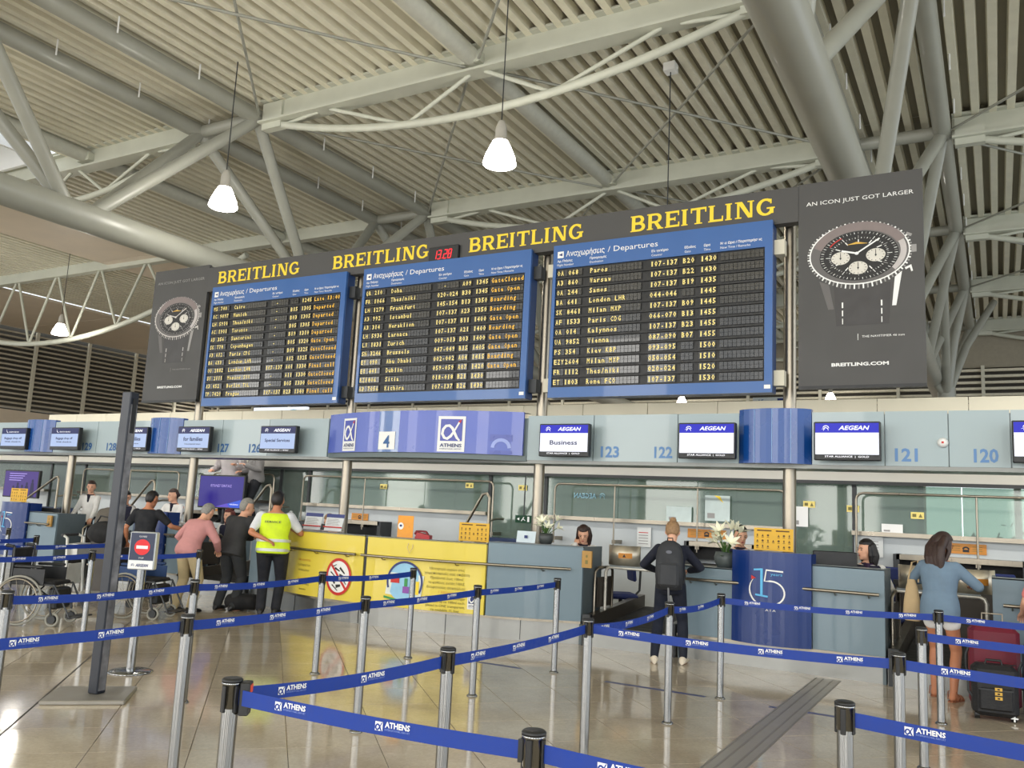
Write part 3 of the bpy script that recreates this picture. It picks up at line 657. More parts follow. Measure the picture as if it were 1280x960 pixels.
B3 = [('OA', '068', 'Paros', '107-137', 'B20', '1430', ''), ('A3', '860', 'Warsaw', '107-137', 'B22', '1430', ''), ('OA', '244', 'Samos', '107-137', 'B19', '1435', ''), ('BA', '641', 'London LHR', '044-046', '', '1445', ''), ('SK', '8461', 'Milan MXP', '107-137', 'B09', '1445', ''), ('AF', '1533', 'Paris CDG', '066-070', 'B13', '1455', ''), ('OA', '014', 'Kalymnos', '107-137', 'B23', '1455', ''), ('UA', '9852', 'Vienna', '087-090', 'B07', '1455', ''), ('PS', '354', 'Kiev KBP', '093-095', '', '1500', ''), ('EZY', '2604', 'Milan MXP', '050-054', '', '1510', ''), ('FR', '1112', 'Thes/niki', '020-024', '', '1520', ''), ('ET', '1803', 'Rome FCO', '107-137', '', '1530', '')]
def cells_text(mb, s, F, x, y, pitch, h, m):
    for i, c in enumerate(s):
        if c == ' ': continue
        vs, fs, x0, x1, y0, y1 = glyphs(c, .018, 0, 1, 1)
        w_ = (x1-x0)*h/.73; W = pitch*.74
        if c in '-:': text(mb, c, F, x+i*pitch+pitch*.5, y+(0 if c == ':' else .002), h, m, align='C', bold=.018, res=1, width=W*.6 if c == '-' else None)
        elif c in 'lijtfI1/': text(mb, c, F, x+i*pitch+pitch*.5, y, h, m, align='C', bold=.018, res=1, width=min(W*.75, w_*1.3))
        else: text(mb, c, F, x+i*pitch+pitch*.5, y, h, m, align='C', bold=.018, res=1, width=W)
def board(x0, x1, rows, label):
    t = thing('departure_board', label, 'information board', ((x0+x1)/2, 11.0, 3.36), 0, 'split-flap departure boards'); W = x1-x0; H = 2.3; D = .24
    mb = MB(); mb.bbox(-W/2, W/2, .04, D, 0, H, .01, M_BOARDS); mb.build('case', t)
    F = frame((-W/2, .04, 0)); k = W/3.22; fx0, fx1, fz0, fz1 = .05*k, W-.1*k, .15, 1.94
    mb = MB()   # raised blue front frame
    mb.box(-W/2, W/2, 0, .04, 0, fz0, M_BOARD); mb.build('bottom_frame', t)
    mb = MB(); mb.box(-W/2, W/2, 0, .04, fz1, H, M_BOARD); mb.build('header_panel', t)
    mb = MB(); mb.box(-W/2, -W/2+fx0, 0, .04, fz0, fz1, M_BOARD); mb.build('side_frame', t)
    mb = MB(); mb.box(-W/2+fx1, W/2, 0, .04, fz0, fz1, M_BOARD); mb.build('side_frame', t)
    MB().box(-W/2+fx0, -W/2+fx1, .034, .04, fz0, fz1, M_GAPB).build('flap_bed', t)
    pit = (fz1-fz0)/12; groups = [(.07, 3), (.25, 4), (.6, 14), (1.53, 7), (2.0, 3), (2.25, 4), (2.53, 10)]; cp_ = .0575
    Fr = frame((-W/2, 0.012, 0))
    for r, row in enumerate(rows):
        zc_ = fz1-pit*(r+.5)
        mb = MB()
        for gx, n in groups:
            for i in range(n):
                a = (gx+i*cp_+.002)*k; b = (gx+(i+1)*cp_-.004)*k
                mb.box(-W/2+a, -W/2+b, .014, .034, zc_-.047, zc_+.002, M_FLAP); mb.box(-W/2+a, -W/2+b, .012, .034, zc_+.004, zc_+.05, M_FLAP)
        fr = mb.build('flap_row', t, 'stuff')
        mb = MB()
        for (gx, n), s in zip(groups, row):
            if gx == .07: s = s[:3]
            xx_ = gx+(2*cp_ if s == '-' else 0)
            cells_text(mb, s, Fr, xx_*k, zc_-.034, cp_*k, .073, M_FLO if gx == 2.53 else M_FLY)
        mb.build('row_lettering', fr)
        MB().box(-W/2+fx0, -W/2+fx1, .006, .034, zc_-pit/2-.012, zc_-pit/2+.012, M_GAPB).build('row_divider', t)
    mb = MB(); Ft = frame((-W/2, 0, 0))
    mb.poly(rect(.07*k, 2.1, .17*k, 2.2), Ft, M_WHITE, .002); mb.poly([(.09*k, 2.15), (.15*k, 2.125), (.15*k, 2.175)], Ft, M_NAVYP, .004)
    mb.build('plane_symbol', t); mb = MB()
    text(mb, 'Αναχωρήσεις', Ft, .21*k, 2.115, .085, M_WHITE, width=.62*k, bold=.012)
    text(mb, '/ Departures', Ft, .88*k, 2.115, .085, M_WHITE, width=.76*k)
    for x, a, b in ((.07, 'Αρ. Πτήσης', 'Flight Number'), (.6, 'Προορισμός', 'Destination'), (1.55, 'Ελεγκτήριο', 'Counter'), (2.03, 'Εξοδος', 'Gate'), (2.3, 'Ωρα', 'Time'), (2.53, 'Νεα Ωρα / Παρατηρήσεις', 'New Time / Remarks')):
        mb.build('header_lettering', t); mb = MB()
        text(mb, a, Ft, x*k, 2.035, .034, M_WHITE, bold=.02); text(mb, b, Ft, x*k, 1.975, .034, M_WHITE)
    mb.build('header_lettering', t)
    mb = MB(); mb.poly(rect(W-.1*k, .05, W-.02*k, .1), Ft, M_WHITE, .002); mb.build('maker_plate', t)
    for zz in (.2, 1.95):
        for sx in (-1, 1): MB().box(min(sx*W/2, sx*(W/2+.13)), max(sx*W/2, sx*(W/2+.13)), .1, .24, zz-.1, zz+.1, M_PARA if x0 > -6 else M_DKG).build('fixing_bracket', t)
    return t
board(-13.03, -9.70, B1, 'departure board at the left, first row Cairo')
board(-9.32, -6.07, B2, 'departure board in the middle, first row Doha, under the red clock')
board(-5.69, -2.47, B3, 'departure board at the right, first row Paros')
# lettering band
t = thing('lettering_band', 'long charcoal band with four big yellow words above the boards', 'sign', (-7.7, 11.1, 5.62))
MB().box(-5.58, 5.54, -.02, .14, 0, .48, M_BAN).build('band_face', t)
MB().box(-5.6, 5.56, .14, .2, .05, .45, M_DKG).build('back_frame', t)
FBn = lambda x, y, d=0.0: Vector((x+7.7, -.022-d, y-5.62))
for a, b in ((-13.0, -10.9), (-10.11, -8.05), (-7.26, -5.25), (-4.5, -2.46)):
    mb = MB(); serif_word(mb, 'BREITLING', FBn, a, 5.755, .235, b-a, M_YTXT); mb.build('yellow_lettering', t)
t = thing('digital_clock', 'small black digital clock showing red 13.28 in the lettering band', 'clock', (-7.72, 11.02, 5.62))
MB().bbox(-.29, .29, 0, .1, 0, .28, .01, M_BLACK).build('case', t)
mb = MB(); Fc = frame((-.29, 0, 0)); seg = {'1': 'bc', '3': 'abcdg', '2': 'abdeg', '8': 'abcdefg'}
def sevens(mb, s, x, y, w_, h_, F, m):
    for c in s:
        if c == '.': mb.poly(rect(x, y, x+.014, y+.014), F, m, .003); x += .03; continue
        q = {'a': ((0, 1), (1, 1)), 'b': ((1, 1), (1, .5)), 'c': ((1, .5), (1, 0)), 'd': ((0, 0), (1, 0)), 'e': ((0, 0), (0, .5)), 'f': ((0, .5), (0, 1)), 'g': ((0, .5), (1, .5))}
        for k in seg[c]:
            (a0, b0), (a1, b1) = q[k]; G = lambda a, b: (x+a*w_+b*h_*.15, y+b*h_)
            mb.stroke([G(a0, b0), G(a1, b1)], .016, F, m, .003)
        x += w_+.03
sevens(mb, '13.28', .1, .07, .055, .14, Fc, M_LEDR); mb.build('led_digits', t)

# watch banners
def watch(mb, F, cx_, cz, rx, rz, g1, g2, bright=True):
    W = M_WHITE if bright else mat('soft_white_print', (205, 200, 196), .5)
    for k in range(72):     # knurled rim
        a = 2*PI*k/72; sh = 1+.16*max(0, -math.sin(a))
        mb.stroke([(cx_+rx*math.cos(a), cz+rz*math.sin(a)), (cx_+rx*1.045*math.cos(a), cz+rz*(1.045+.1*max(0, -math.sin(a)))*math.sin(a))], .018, F, W if k % 2 else g2, .003)
    mb.poly(ellipse(cx_, cz, rx, rz, 48), F, g1, .004)
    mb.stroke(ellipse(cx_, cz, rx*.99, rz*.985, 48), .016, F, W, .005, True)
    mb.stroke(arc(cx_+.01, cz+.005, rx*.87, rz*.87, 20, 165, 24), .11*rx/.6, F, mat('taupe_print', (128, 116, 114), .5), .005)
    mb.stroke(arc(cx_, cz, rx*.88, rz*.88, -40, 20, 12), .07*rx/.6, F, mat('pale_print', (190, 184, 182), .5), .006)
    mb.poly(ellipse(cx_, cz-.03, rx*.79, rz*.8, 40), F, M_BLKP, .006)
    for k in range(60):
        a = 2*PI*k/60
        for r0, r1_ in ((.71, .77), (.56, .6 if k % 5 else .66)):
            mb.stroke([(cx_+rx*r0*math.cos(a), cz-.03+rz*r0*math.sin(a)), (cx_+rx*r1_*math.cos(a), cz-.03+rz*r1_*math.sin(a))], .007, F, W if k % 2 == 0 else g2, .007)
    for k in range(12):
        a = 2*PI*k/12; mb.stroke([(cx_+rx*.42*math.cos(a), cz-.03+rz*.42*math.sin(a)), (cx_+rx*.53*math.cos(a), cz-.03+rz*.53*math.sin(a))], .012, F, W, .008)
    for dx, dz_ in ((-.36, -.12), (-.01, -.47), (.34, -.1)):
        mb.poly(ellipse(cx_+dx*rx, cz-.0+dz_*rz, rx*.19, rz*.21, 28), F, mat('ivory_print', (214, 210, 200), .5), .009)
        for k in range(12):
            a = 2*PI*k/12; mb.stroke([(cx_+dx*rx+rx*.14*math.cos(a), cz+dz_*rz+rz*.155*math.sin(a)), (cx_+dx*rx+rx*.17*math.cos(a), cz+dz_*rz+rz*.19*math.sin(a))], .006, F, M_BLKP, .01)
        mb.stroke([(cx_+dx*rx, cz+dz_*rz-.02), (cx_+dx*rx, cz+dz_*rz+rz*.15)], .008, F, M_BLKP, .011)
        mb.poly(ellipse(cx_+dx*rx, cz+dz_*rz, .012, .01, 10), F, M_BLKP, .011)
    mb.stroke([(cx_-.02, cz), (cx_+rx*.42, cz+rz*.42)], .018, F, W, .012)
    mb.stroke([(cx_-.02, cz), (cx_-rx*.34, cz+rz*.12)], .022, F, W, .012)
    mb.poly(ellipse(cx_-.02, cz, .025, .02, 12), F, W, .013)
    mb.stroke([(cx_-rx*.22, cz+rz*.3), (cx_-.02, cz+rz*.34), (cx_+rx*.18, cz+rz*.3)], [.004, .03, .004], F, M_GOLD, .01)
    if bright: mb.stroke(arc(cx_, cz-.03, rx*.66, rz*.7, 120, 150, 6), .012, F, M_REDP, .011)
    # crown, pushers, lugs, strap
    mb.poly(rect(cx_+rx*1.02, cz-rz*.12, cx_+rx*1.12, cz+rz*.12), F, g2, .003)
    mb.stroke([(cx_+rx*.9, cz-rz*.62), (cx_+rx*1.0, cz-rz*.55), (cx_+rx*1.03, cz-rz*.72)], [.03, .04, .02], F, W, .005)
    mb.stroke([(cx_+rx*.93, cz+rz*.5), (cx_+rx*1.03, cz+rz*.42)], .035, F, g2, .002)
    mb.poly([(cx_+rx*.7, cz-rz*.85), (cx_+rx*.84, cz-rz*.68), (cx_+rx*.72, cz-rz*1.75), (cx_+rx*.64, cz-rz*1.75)], F, W if bright else g2, .002)
    mb.poly([(cx_-rx*.8, cz-rz*.8), (cx_-rx*.6, cz-rz*.95), (cx_-rx*.5, cz-rz*1.75), (cx_-rx*.62, cz-rz*1.75)], F, g1, .002)
    mb.poly([(cx_-rx*.5, cz-rz*1.0), (cx_+rx*.62, cz-rz*1.0), (cx_+rx*.58, cz-rz*2.3), (cx_-rx*.46, cz-rz*2.3)], F, mat('strap_charcoal_print', (60, 58, 58), .5), .0015)
    for s in (-.33, .44):
        for k in range(3): mb.stroke([(cx_+s*rx, cz-rz*(1.55+.26*k)), (cx_+s*rx, cz-rz*(1.73+.26*k))], .018-.004*k, F, W, .004)
def banner(x0, x1, z0, z1, label, bright):
    t = thing('watch_banner', label, 'banner', ((x0+x1)/2, 11.1, z0)); W = x1-x0; H = z1-z0
    MB().box(-W/2, W/2, -.01, .05, 0, H, M_BAN).build('banner_sheet', t)
    MB().box(-W/2, W/2, -.018, .06, -.03, .01, M_BLACK).build('bottom_bar', t); MB().box(-W/2, W/2, .05, .1, H-.12, H-.02, M_DKG).build('top_bar', t)
    F = frame((-W/2, -.011, 0)); mb = MB(); k = W/1.47
    watch(mb, F, .73*k, H*.625, .59*k, .4, M_GREYD, M_GREYP, bright); mb.build('watch_print', t)
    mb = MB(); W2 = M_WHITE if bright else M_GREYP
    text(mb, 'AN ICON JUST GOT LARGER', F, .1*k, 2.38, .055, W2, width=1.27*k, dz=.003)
    mb.build('headline_lettering', t); mb = MB()
    text(mb, 'BREITLING.COM', F, .4*k, .25, .042, M_WHITE, width=.66*k, bold=.04, dz=.003)
    mb.build('address_lettering', t); mb = MB()
    text(mb, 'THE NAVITIMER 46 mm', F, .76*k, .6, .028, W2, width=.48*k, dz=.003); mb.poly(rect(.71*k, .57, .716*k, .65), F, W2, .003)
    mb.build('caption_lettering', t)
banner(-2.16, -.69, 3.43, 6.12, 'tall charcoal banner with a large wristwatch at the right end', True)
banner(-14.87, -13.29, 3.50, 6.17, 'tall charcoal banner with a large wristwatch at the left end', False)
# small back-lit sign under the boards, far
t = thing('hanging_sign', 'white lit panel seen under the left board', 'sign', (-26, 26, 4.6)); MB().box(-1.5, 1.5, 0, .15, 0, .9, mat('lit_panel', (240, 246, 255), .4, 0, 0, emit=1.0)).build('panel', t)
for q in (-1.2, 1.2): MB().tube([(q, .07, .9), (q, .07, 6.5)], .015, M_DKG, 6).build('suspension_wire', t)
mb = MB(); Fh = frame((-1.5, 0, 0)); mb.poly(ellipse(2.3, .45, .5, .35, 16), Fh, M_CYAN, .01); mb.poly(ellipse(2.7, .3, .3, .3, 14), Fh, M_NAVYP, .012); mb.build('picture', t)
t = thing('hanging_sign', 'small pale sign with navy square seen under the right board, beside the pole', 'sign', (-3.2, 14.2, 3.62)); MB().box(-.3, .3, 0, .05, 0, .14, mat('pale_sign', (196, 204, 208), .5)).build('panel', t)
mb = MB(); Fh = frame((-.3, 0, 0)); mb.poly(rect(.4, .02, .58, .12), Fh, M_NAVYP, .003); text(mb, '15', Fh, .1, .03, .08, M_NUM2, dz=.003); mb.build('sign_print', t)

# ================================================================== LAMPS
for i in range(9):  # fill lights added behind the bulkhead to brighten the lintel and clerks
    x = -27+4*i; t = thing('added_fill_strip', '%s added white fill light on the rear of the bulkhead, counted from the left' % 'first second third fourth fifth sixth seventh eighth ninth'.split()[i], 'fill light', (x, 11.9, 2.86), 0, 'added fill lights behind the bulkhead')
    MB().box(-1.8, 1.8, -.12, .04, -.06, .06, M_WHITE).build('housing', t); MB().box(-1.75, 1.75, .04, .05, -.05, .05, mat('fill_strip_glow', (255, 250, 238), .4, 0, 0, emit=5)).build('diffuser', t)
    d = bpy.data.lights.new('fill_strip_light', 'AREA'); d.shape = 'RECTANGLE'; d.size = 3.5; d.size_y = .1; d.energy = 20; d.color = (1, .96, .9)
    o = bpy.data.objects.new('fill_strip_light', d); col.objects.link(o); o.parent = t; o.location = (0, .07, 0); o.rotation_euler = (math.radians(70), 0, 0)
def lamp(x, y, z, label, power=110, s=1.1, wire=11.0):
    t = thing('pendant_lamp', label, 'lamp', (x, y, z), 0, 'glowing pendant hall lamps')
    MB().tube([(0, 0, .55*s), (0, 0, wire+.12-z)], .012, M_DKG, 6).build('suspension_wire', t)
    MB().lathe([(.001, .62*s), (.05*s, .6*s), (.09*s, .48*s), (.1*s, .3*s), (.13*s, .25*s)], mat('lamp_cap', (200, 196, 188), .4, .3), 20).build('gear_housing', t)
    MB().lathe([(.12*s, .26*s), (.17*s, .16*s), (.24*s, 0), (.27*s, -.12*s), (.26*s, -.14*s), (.001, -.15*s)], M_LAMP, 24).build('glowing_shade', t)
    d = bpy.data.lights.new('lamp_light', 'POINT'); d.energy = power; d.color = (1, .95, .86); d.shadow_soft_size = .25
    o = bpy.data.objects.new('lamp_light', d); col.objects.link(o); o.parent = t; o.location = (0, 0, -.45*s)
lamp(-7.45, 11.98+.2, 7.85, 'glowing pendant lamp above the middle board, under the curved tie')
lamp(-13.99, 11.85, 7.85, 'glowing pendant lamp above the first board, by the left roof truss')
lamp(-32.1, 19.9, 7.85, 'glowing pendant lamp at far left, in front of the side louvres')
for x, y, z, lb in ((-13.3, 42-2, 7.4, 'small glowing lamp far behind, under the right board'), (-6.4, 40, 7.4, 'small glowing lamp far behind, under the right watch banner'), (-20.6, 40, 7.0, 'small glowing lamp far behind, at the pole right of the middle board'), (-47.5, 40, 7.4, 'small glowing lamp far behind, under the left watch banner')):
    lamp(x, y, z, lb, 60, .9)
t = thing('junction_box', 'small white box with a hanging cable under the deck, above the third board', 'cable', (-5.6, 15.7, 10.9))
MB().box(-.12, .12, -.12, .12, -.12, .06, M_WHITE).build('box_body', t); MB().tube([(0, 0, -.1), (0, 0, -4.2)], .012, M_DKG, 6).build('cable', t)

# ================================================================== COUNTERS
SILL = M_SS
def flatY(y): return lambda x: y
def desk(name, x0, x1, segs, Yf, label, depth=.62, top=1.1, rails=(), o=None):
    """segs: (xa, xb, z0, z1, material, part name, Y function or None)"""
    ox = (x0+x1)/2; O = (ox, Yf(ox), 0); t = thing(name, label, 'check-in counter', O)
    n = 24 if Yf(x0) != Yf(ox) else 2
    curved(MB(), x0+.02, x1-.02, 0, .27, lambda x: Yf(x)+.07, M_SSR, n, .02, O).build('kick_plate', t)
    nk = max(2, round((x1-x0)/1.2))
    curved(MB(), x0, x1, .27, .30, lambda x: Yf(x)-.02, SILL, n, .1, O).build('bumper_rail', t)
    for a, b, z0, z1, m, nm, Y2 in segs:
        curved(MB(), a+.004, b-.004, z0, z1, Y2 or Yf, m, 12 if (Y2 or n > 2) else 2, .03, O).build(nm, t)
        curved(MB(), a+.004, b-.004, z1-.012, z1+.004, lambda x: (Y2 or Yf)(x)+.0, M_CTOP, 12, .22 if z1 > 1.15 else .3, O).build('top_ledge', t)
    # body behind the front: worktop, gables, back panel
    curved(MB(), x0+.02, x1-.02, .72, .76, lambda x: Yf(x)+.06, M_CTOP, n, depth, O).build('worktop', t)
    curved(MB(), x0+.02, x1-.02, .1, .72, lambda x: Yf(x)+.12, mat('inner_carcass', (96, 104, 108), .6), n, depth-.2, O).build('carcass', t)
    for x in (x0, x1):
        zt = [s[3] for s in segs if abs(s[0]-x) < .02 or abs(s[1]-x) < .02]; zt = zt[0] if zt else 1.1
        a, b = (x, x+.035) if x == x0 else (x-.035, x)
        MB().box(a-ox, b-ox, Yf(x)-O[1]+.03, Yf(x)-O[1]+depth, 0, zt, mat('gable_grey', (92, 104, 110), .45)).build('gable_panel', t)
    for a, b in rails:
        N = 12 if n > 2 else 1
        P = [(a+(b-a)*i/N-ox, Yf(a+(b-a)*i/N)-.09-O[1], .975) for i in range(N+1)]
        r = MB().tube(P, .019, M_SS, 10).build('bag_rail', t)
        for q in (.12, .5, .88):
            x = a+(b-a)*q; MB().tube([(x-ox, Yf(x)-.09-O[1], .96), (x-ox, Yf(x)-.05-O[1], .93), (x-ox, Yf(x)-O[1], .93)], .009, M_SS, 6).build('rail_bracket', r)
    return t, O
def bulge(xc, w_, y, d): return lambda x: y-d*max(0, 1-((x-xc)/(w_/2))**2)
Y0 = flatY(10.6)
def blue_desk(x0, x1, xb0, xb1, zl, zr, label, rails):
    segs = [(x0, xb0, .30, zl, M_CTR, 'front_panel', None), (xb1, x1, .30, zr, M_CTR, 'front_panel', None)]
    t, O = desk('check_in_counter', x0, x1, segs, Y0, label, rails=rails)
    YB = bulge((xb0+xb1)/2, (xb1-xb0)*1.06, 10.56, .16)
    p = curved(MB(), xb0, xb1, .30, 1.37, YB, M_BLUE, 20, .04, O).build('blue_feature_panel', t); p['label'] = 'glossy blue curved panel with fifteen'
    vs = []; n = 20
    for i in range(n+1):
        x = xb0+(xb1-xb0)*i/n; vs += [(x-O[0], YB(x)-O[1], 1.365), (x-O[0], .25, 1.365)]
    MB().add(vs, [(2*i, 2*i+2, 2*i+3, 2*i+1) for i in range(n)], M_BLUE).box(xb0-O[0], xb0-O[0]+.03, 0, .25, .8, 1.365, M_BLUE).box(xb1-O[0]-.03, xb1-O[0], 0, .25, .8, 1.365, M_BLUE).build('blue_cap', p)
    F = lambda x, y, d=0.0: Vector((x-O[0], YB(x)-O[1]-d-.002, y))
    mb = MB(); xc = (xb0+xb1)/2; s = (xb1-xb0)/.92
    X = lambda q: xc+q*s
    mb.stroke([(X(-.17), 1.155), (X(-.075), 1.165)], .02, F, M_CYAN, .003); mb.stroke([(X(-.075), 1.175), (X(-.075), .86)], .03, F, M_CYAN, .003); mb.stroke([(X(-.15), .87), (X(0), .855)], .02, F, M_CYAN, .003)
    mb.stroke([(X(.17), 1.15), (X(-.02), 1.16), (X(-.04), 1.03), (X(.02), 1.035)]+[(X(a), b) for a, b in arc(.035, .9, .15, .135, 88, -70, 12)], .018, F, M_WHITE, .004)
    mb.stroke([(X(a), b) for a, b in arc(-.03, .93, .19, .18, 140, 248, 10)], [.006, .01, .014, .017, .019, .02, .02, .02, .018, .016, .014], F, M_WHITE, .004)
    mb.poly([(X(-.2), 1.09), (X(-.14), 1.06), (X(-.2), 1.04)], F, M_REDP, .005)
    text(mb, 'years', F, X(.03), 1.1, .035, M_CYAN, width=.13*s, dz=.004); text(mb, 'A I A', F, X(-.03), .69, .025, M_WHITE, width=.12*s, dz=.004)
    mb.build('fifteen_lettering', p)
    return t, O
blue_desk(-3.52, -1.13, -2.83, -1.91, 1.13, 1.25, 'slate check-in counter with the large blue fifteen panel at centre right', [(-3.45, -2.62), (-2.12, -1.18)])
blue_desk(-.08, 2.6, .8, 1.7, 1.25, 1.25, 'slate check-in counter cut by the right edge, behind the suitcases', [(.02, .7), (1.8, 2.5)])
blue_desk(-15.25, -12.7, -13.97, -13.1, 1.13, 1.13, 'slate check-in counter with blue panel behind the black T-shirt passenger', [(-15.1, -14.0), (-13.05, -12.78)])
blue_desk(-19.7, -16.38, -18.25, -17.33, 1.13, 1.2, 'slate check-in counter with blue fifteen panel at the left edge', [(-19.5, -18.3), (-17.3, -16.5)])
YI = lambda x: 9.82+.78*((x+7.9)/3.06)**2
isl, IO = desk('check_in_counter', -10.96, -4.84, [(-10.96, -9.72, .30, 1.24, M_CTR, 'front_panel', None), (-9.70, -7.92, .30, 1.24, M_YEL, 'yellow_front_panel', None), (-7.87, -6.05, .30, 1.24, M_YEL, 'yellow_front_panel', None), (-6.03, -4.84, .30, 1.27, M_CTR, 'front_panel', None)], YI,
               'curved counter with yellow security notice panels in the middle of the hall', rails=[(-10.5, -9.75), (-9.7, -8.0), (-7.9, -4.95)])
MB().box(-7.92+7.9, -7.87+7.9, .01, .1, .3, 1.22, M_BLACK).build('black_joint', isl)
for a in (-9.4, -8.0, -6.6, -5.6): MB().box(a-.003-IO[0], a+.003-IO[0], YI(a)-IO[1]+.064, YI(a)-IO[1]+.071, .01, .26, M_DKG).build('kick_joint', isl)
FIs = lambda x, y, d=0.0: Vector((x-IO[0], YI(x)-IO[1]-d-.002, y))
mb = MB(); cx_, cz = -8.37, .63; red = mat('sign_red', (196, 40, 32), .4)
mb.poly(ellipse(cx_, cz, .25, .26, 36), FIs, M_WHITE, .006)
for (a, b, c, d, w_) in ((-.08, .12, .02, .08, .03), (.02, .13, .12, .05, .035), (-.16, .06, -.04, -.02, .02), (-.18, -.02, -.02, -.04, .045), (-.06, -.1, -.14, -.04, .03), (-.12, -.12, .0, -.2, .02), (-.04, -.14, .05, -.12, .05), (.02, .03, .14, .0, .03), (.1, -.04, .16, -.1, .02), (-.12, .14, -.05, .17, .015)):
    mb.stroke([(cx_+a, cz+b), (cx_+c, cz+d)], [w_, w_*.6], FIs, M_BLKP, .009)
mb.stroke(ellipse(cx_, cz, .235, .245, 36), .04, FIs, red, .012, True); mb.stroke([(cx_-.16, cz+.17), (cx_+.16, cz-.17)], .035, FIs, red, .012)
mb.build('no_sharp_objects_sign', isl)
mb = MB(); cx_ = -7.2; blu = mat('ring_blue', (30, 44, 110), .4)
mb.poly(ellipse(cx_, cz+.02, .27, .27, 36), FIs, mat('sky_print', (150, 200, 230), .4), .006); mb.stroke(arc(cx_, cz+.02, .27, .27, -30, 200, 26), .03, FIs, blu, .012)
mb.poly([(cx_-.3, cz-.16), (cx_+.26, cz-.2), (cx_+.3, cz+.12), (cx_-.26, cz+.14)], FIs, mat('bag_print', (226, 232, 222), .4), .009)
mb.poly(rect(cx_-.22, cz+.0, cx_-.08, cz+.1), FIs, M_REDP, .012); mb.poly(rect(cx_-.02, cz-.13, cx_+.08, cz-.04), FIs, M_PURP, .012); mb.poly(rect(cx_, cz-.04, cx_+.05, cz+.07), FIs, M_GREEN, .012)
mb.poly(rect(cx_+.1, cz-.12, cx_+.16, cz+.08), FIs, M_ORP, .013); mb.poly(rect(cx_+.18, cz-.14, cx_+.23, cz+.04), FIs, M_YTXT, .013); mb.stroke([(cx_-.32, cz-.2), (cx_-.05, cz-.24)], .03, FIs, M_GREEN, .012)
mb.build('liquids_bag_sign', isl)
mb = MB()
for i, (s, m, w_) in enumerate((('Μεταφορά υγρών στις', M_OLIVE, .5), ('χειραποσκευές σας επιβάτη', M_OLIVE, .64), ('Προϊόντα έως 100ml', M_OLIVE, .46), ('το καθένα, εντός ΜΙΑΣ', M_OLIVE, .52), ('διαφανούς σακούλας', M_OLIVE, .56), ('1 λίτρου', M_ORP, .2))):
    text(mb, s, FIs, -6.58, .85-.062*i, .034, m, align='C', width=w_, dz=.006)
for i, (s, m, w_) in enumerate((('Liquids carried by passenger', M_OLIVE, .56), ('products up to 100ml each,', M_OLIVE, .56), ('placed in ONE transparent,', M_OLIVE, .56), ('re-sealable 1L bag', M_OLIVE, .4))):
    text(mb, s, FIs, -6.58, .47-.055*i+.0, .034, m, align='C', width=w_, dz=.006)
for i, (s, m, w_) in enumerate((('Απαγορεύεται', M_ORP, .3), ('η μεταφορά των', M_OLIVE, .3), ('αντικειμένων', M_OLIVE, .26))): text(mb, s, FIs, -9.15, .8-.075*i, .034, m, align='C', width=w_, dz=.006)
for i, (s, m, w_) in enumerate((('Prohibited', M_ORP, .24), ('to carry sharp', M_OLIVE, .3), ('items', M_OLIVE, .16))): text(mb, s, FIs, -9.15, .52-.075*i, .034, m, align='C', width=w_, dz=.006)
mb.build('notice_lettering', isl)
mb = MB(); airport_logo(mb, FIs, -6.27, .36, .17, .25, dz=.004); mb.build('logo_sticker', isl)

# conveyors with steel frames, and the arch tables over them
def conveyor(x0, x1, label, y0=10.62):
    t = thing('baggage_conveyor', label, 'conveyor', ((x0+x1)/2, y0, 0), 0, 'baggage belts between the desks'); w_ = (x1-x0)/2
    MB().box(-w_, w_, .06, 2.0, .02, .22, mat('belt_base', (150, 150, 146), .5, .5)).build('base', t)
    mb = MB(); mb.add([(-w_+.12, .02, .24), (w_-.12, .02, .24), (-w_+.12, .9, .28), (w_-.12, .9, .28), (-w_+.12, 2.0, .37), (w_-.12, 2.0, .37)], [(0, 1, 3, 2), (2, 3, 5, 4)], M_RUB); mb.box(-w_+.12, w_-.12, .02, 2.0, .2, .235, M_RUB); mb.build('belt', t)
    MB().box(-w_, w_, -.02, .04, 0, .26, M_SSR).build('front_lip', t)
    for s in (-1, 1):
        mb = MB(); x = s*(w_-.06)
        mb.add([(x-.05, 0, .18), (x+.05, 0, .18), (x-.05, 0, .38), (x+.05, 0, .38), (x-.05, 2.0, .18), (x+.05, 2.0, .18), (x-.05, 2.0, .54), (x+.05, 2.0, .54)], [(0, 1, 3, 2), (4, 6, 7, 5), (2, 3, 7, 6), (0, 4, 5, 1), (0, 2, 6, 4), (1, 5, 7, 3)], mat('rail_bronze_steel', (120, 114, 106), .35, .8)); mb.build('side_rail', t)
        MB().box(x-.055, x+.055, -.04, .04, 0, .4, M_DKG).build('rail_end', t)
    # bent pipe gate with dark infill at the left side
    P = [(-w_+.02, .3, .4), (-w_+.02, .3, .93), (-w_+.04, .36, .99), (-w_+.04, .8, .99), (-w_+.04, .86, .93), (-w_+.04, .86, .42)]
    gt = MB().tube(P, .02, M_SS, 10).build('pipe_gate', t); MB().box(-w_+.025, -w_+.045, .36, .8, .46, .86, M_BROWN).build('infill_panel', gt)
    return t
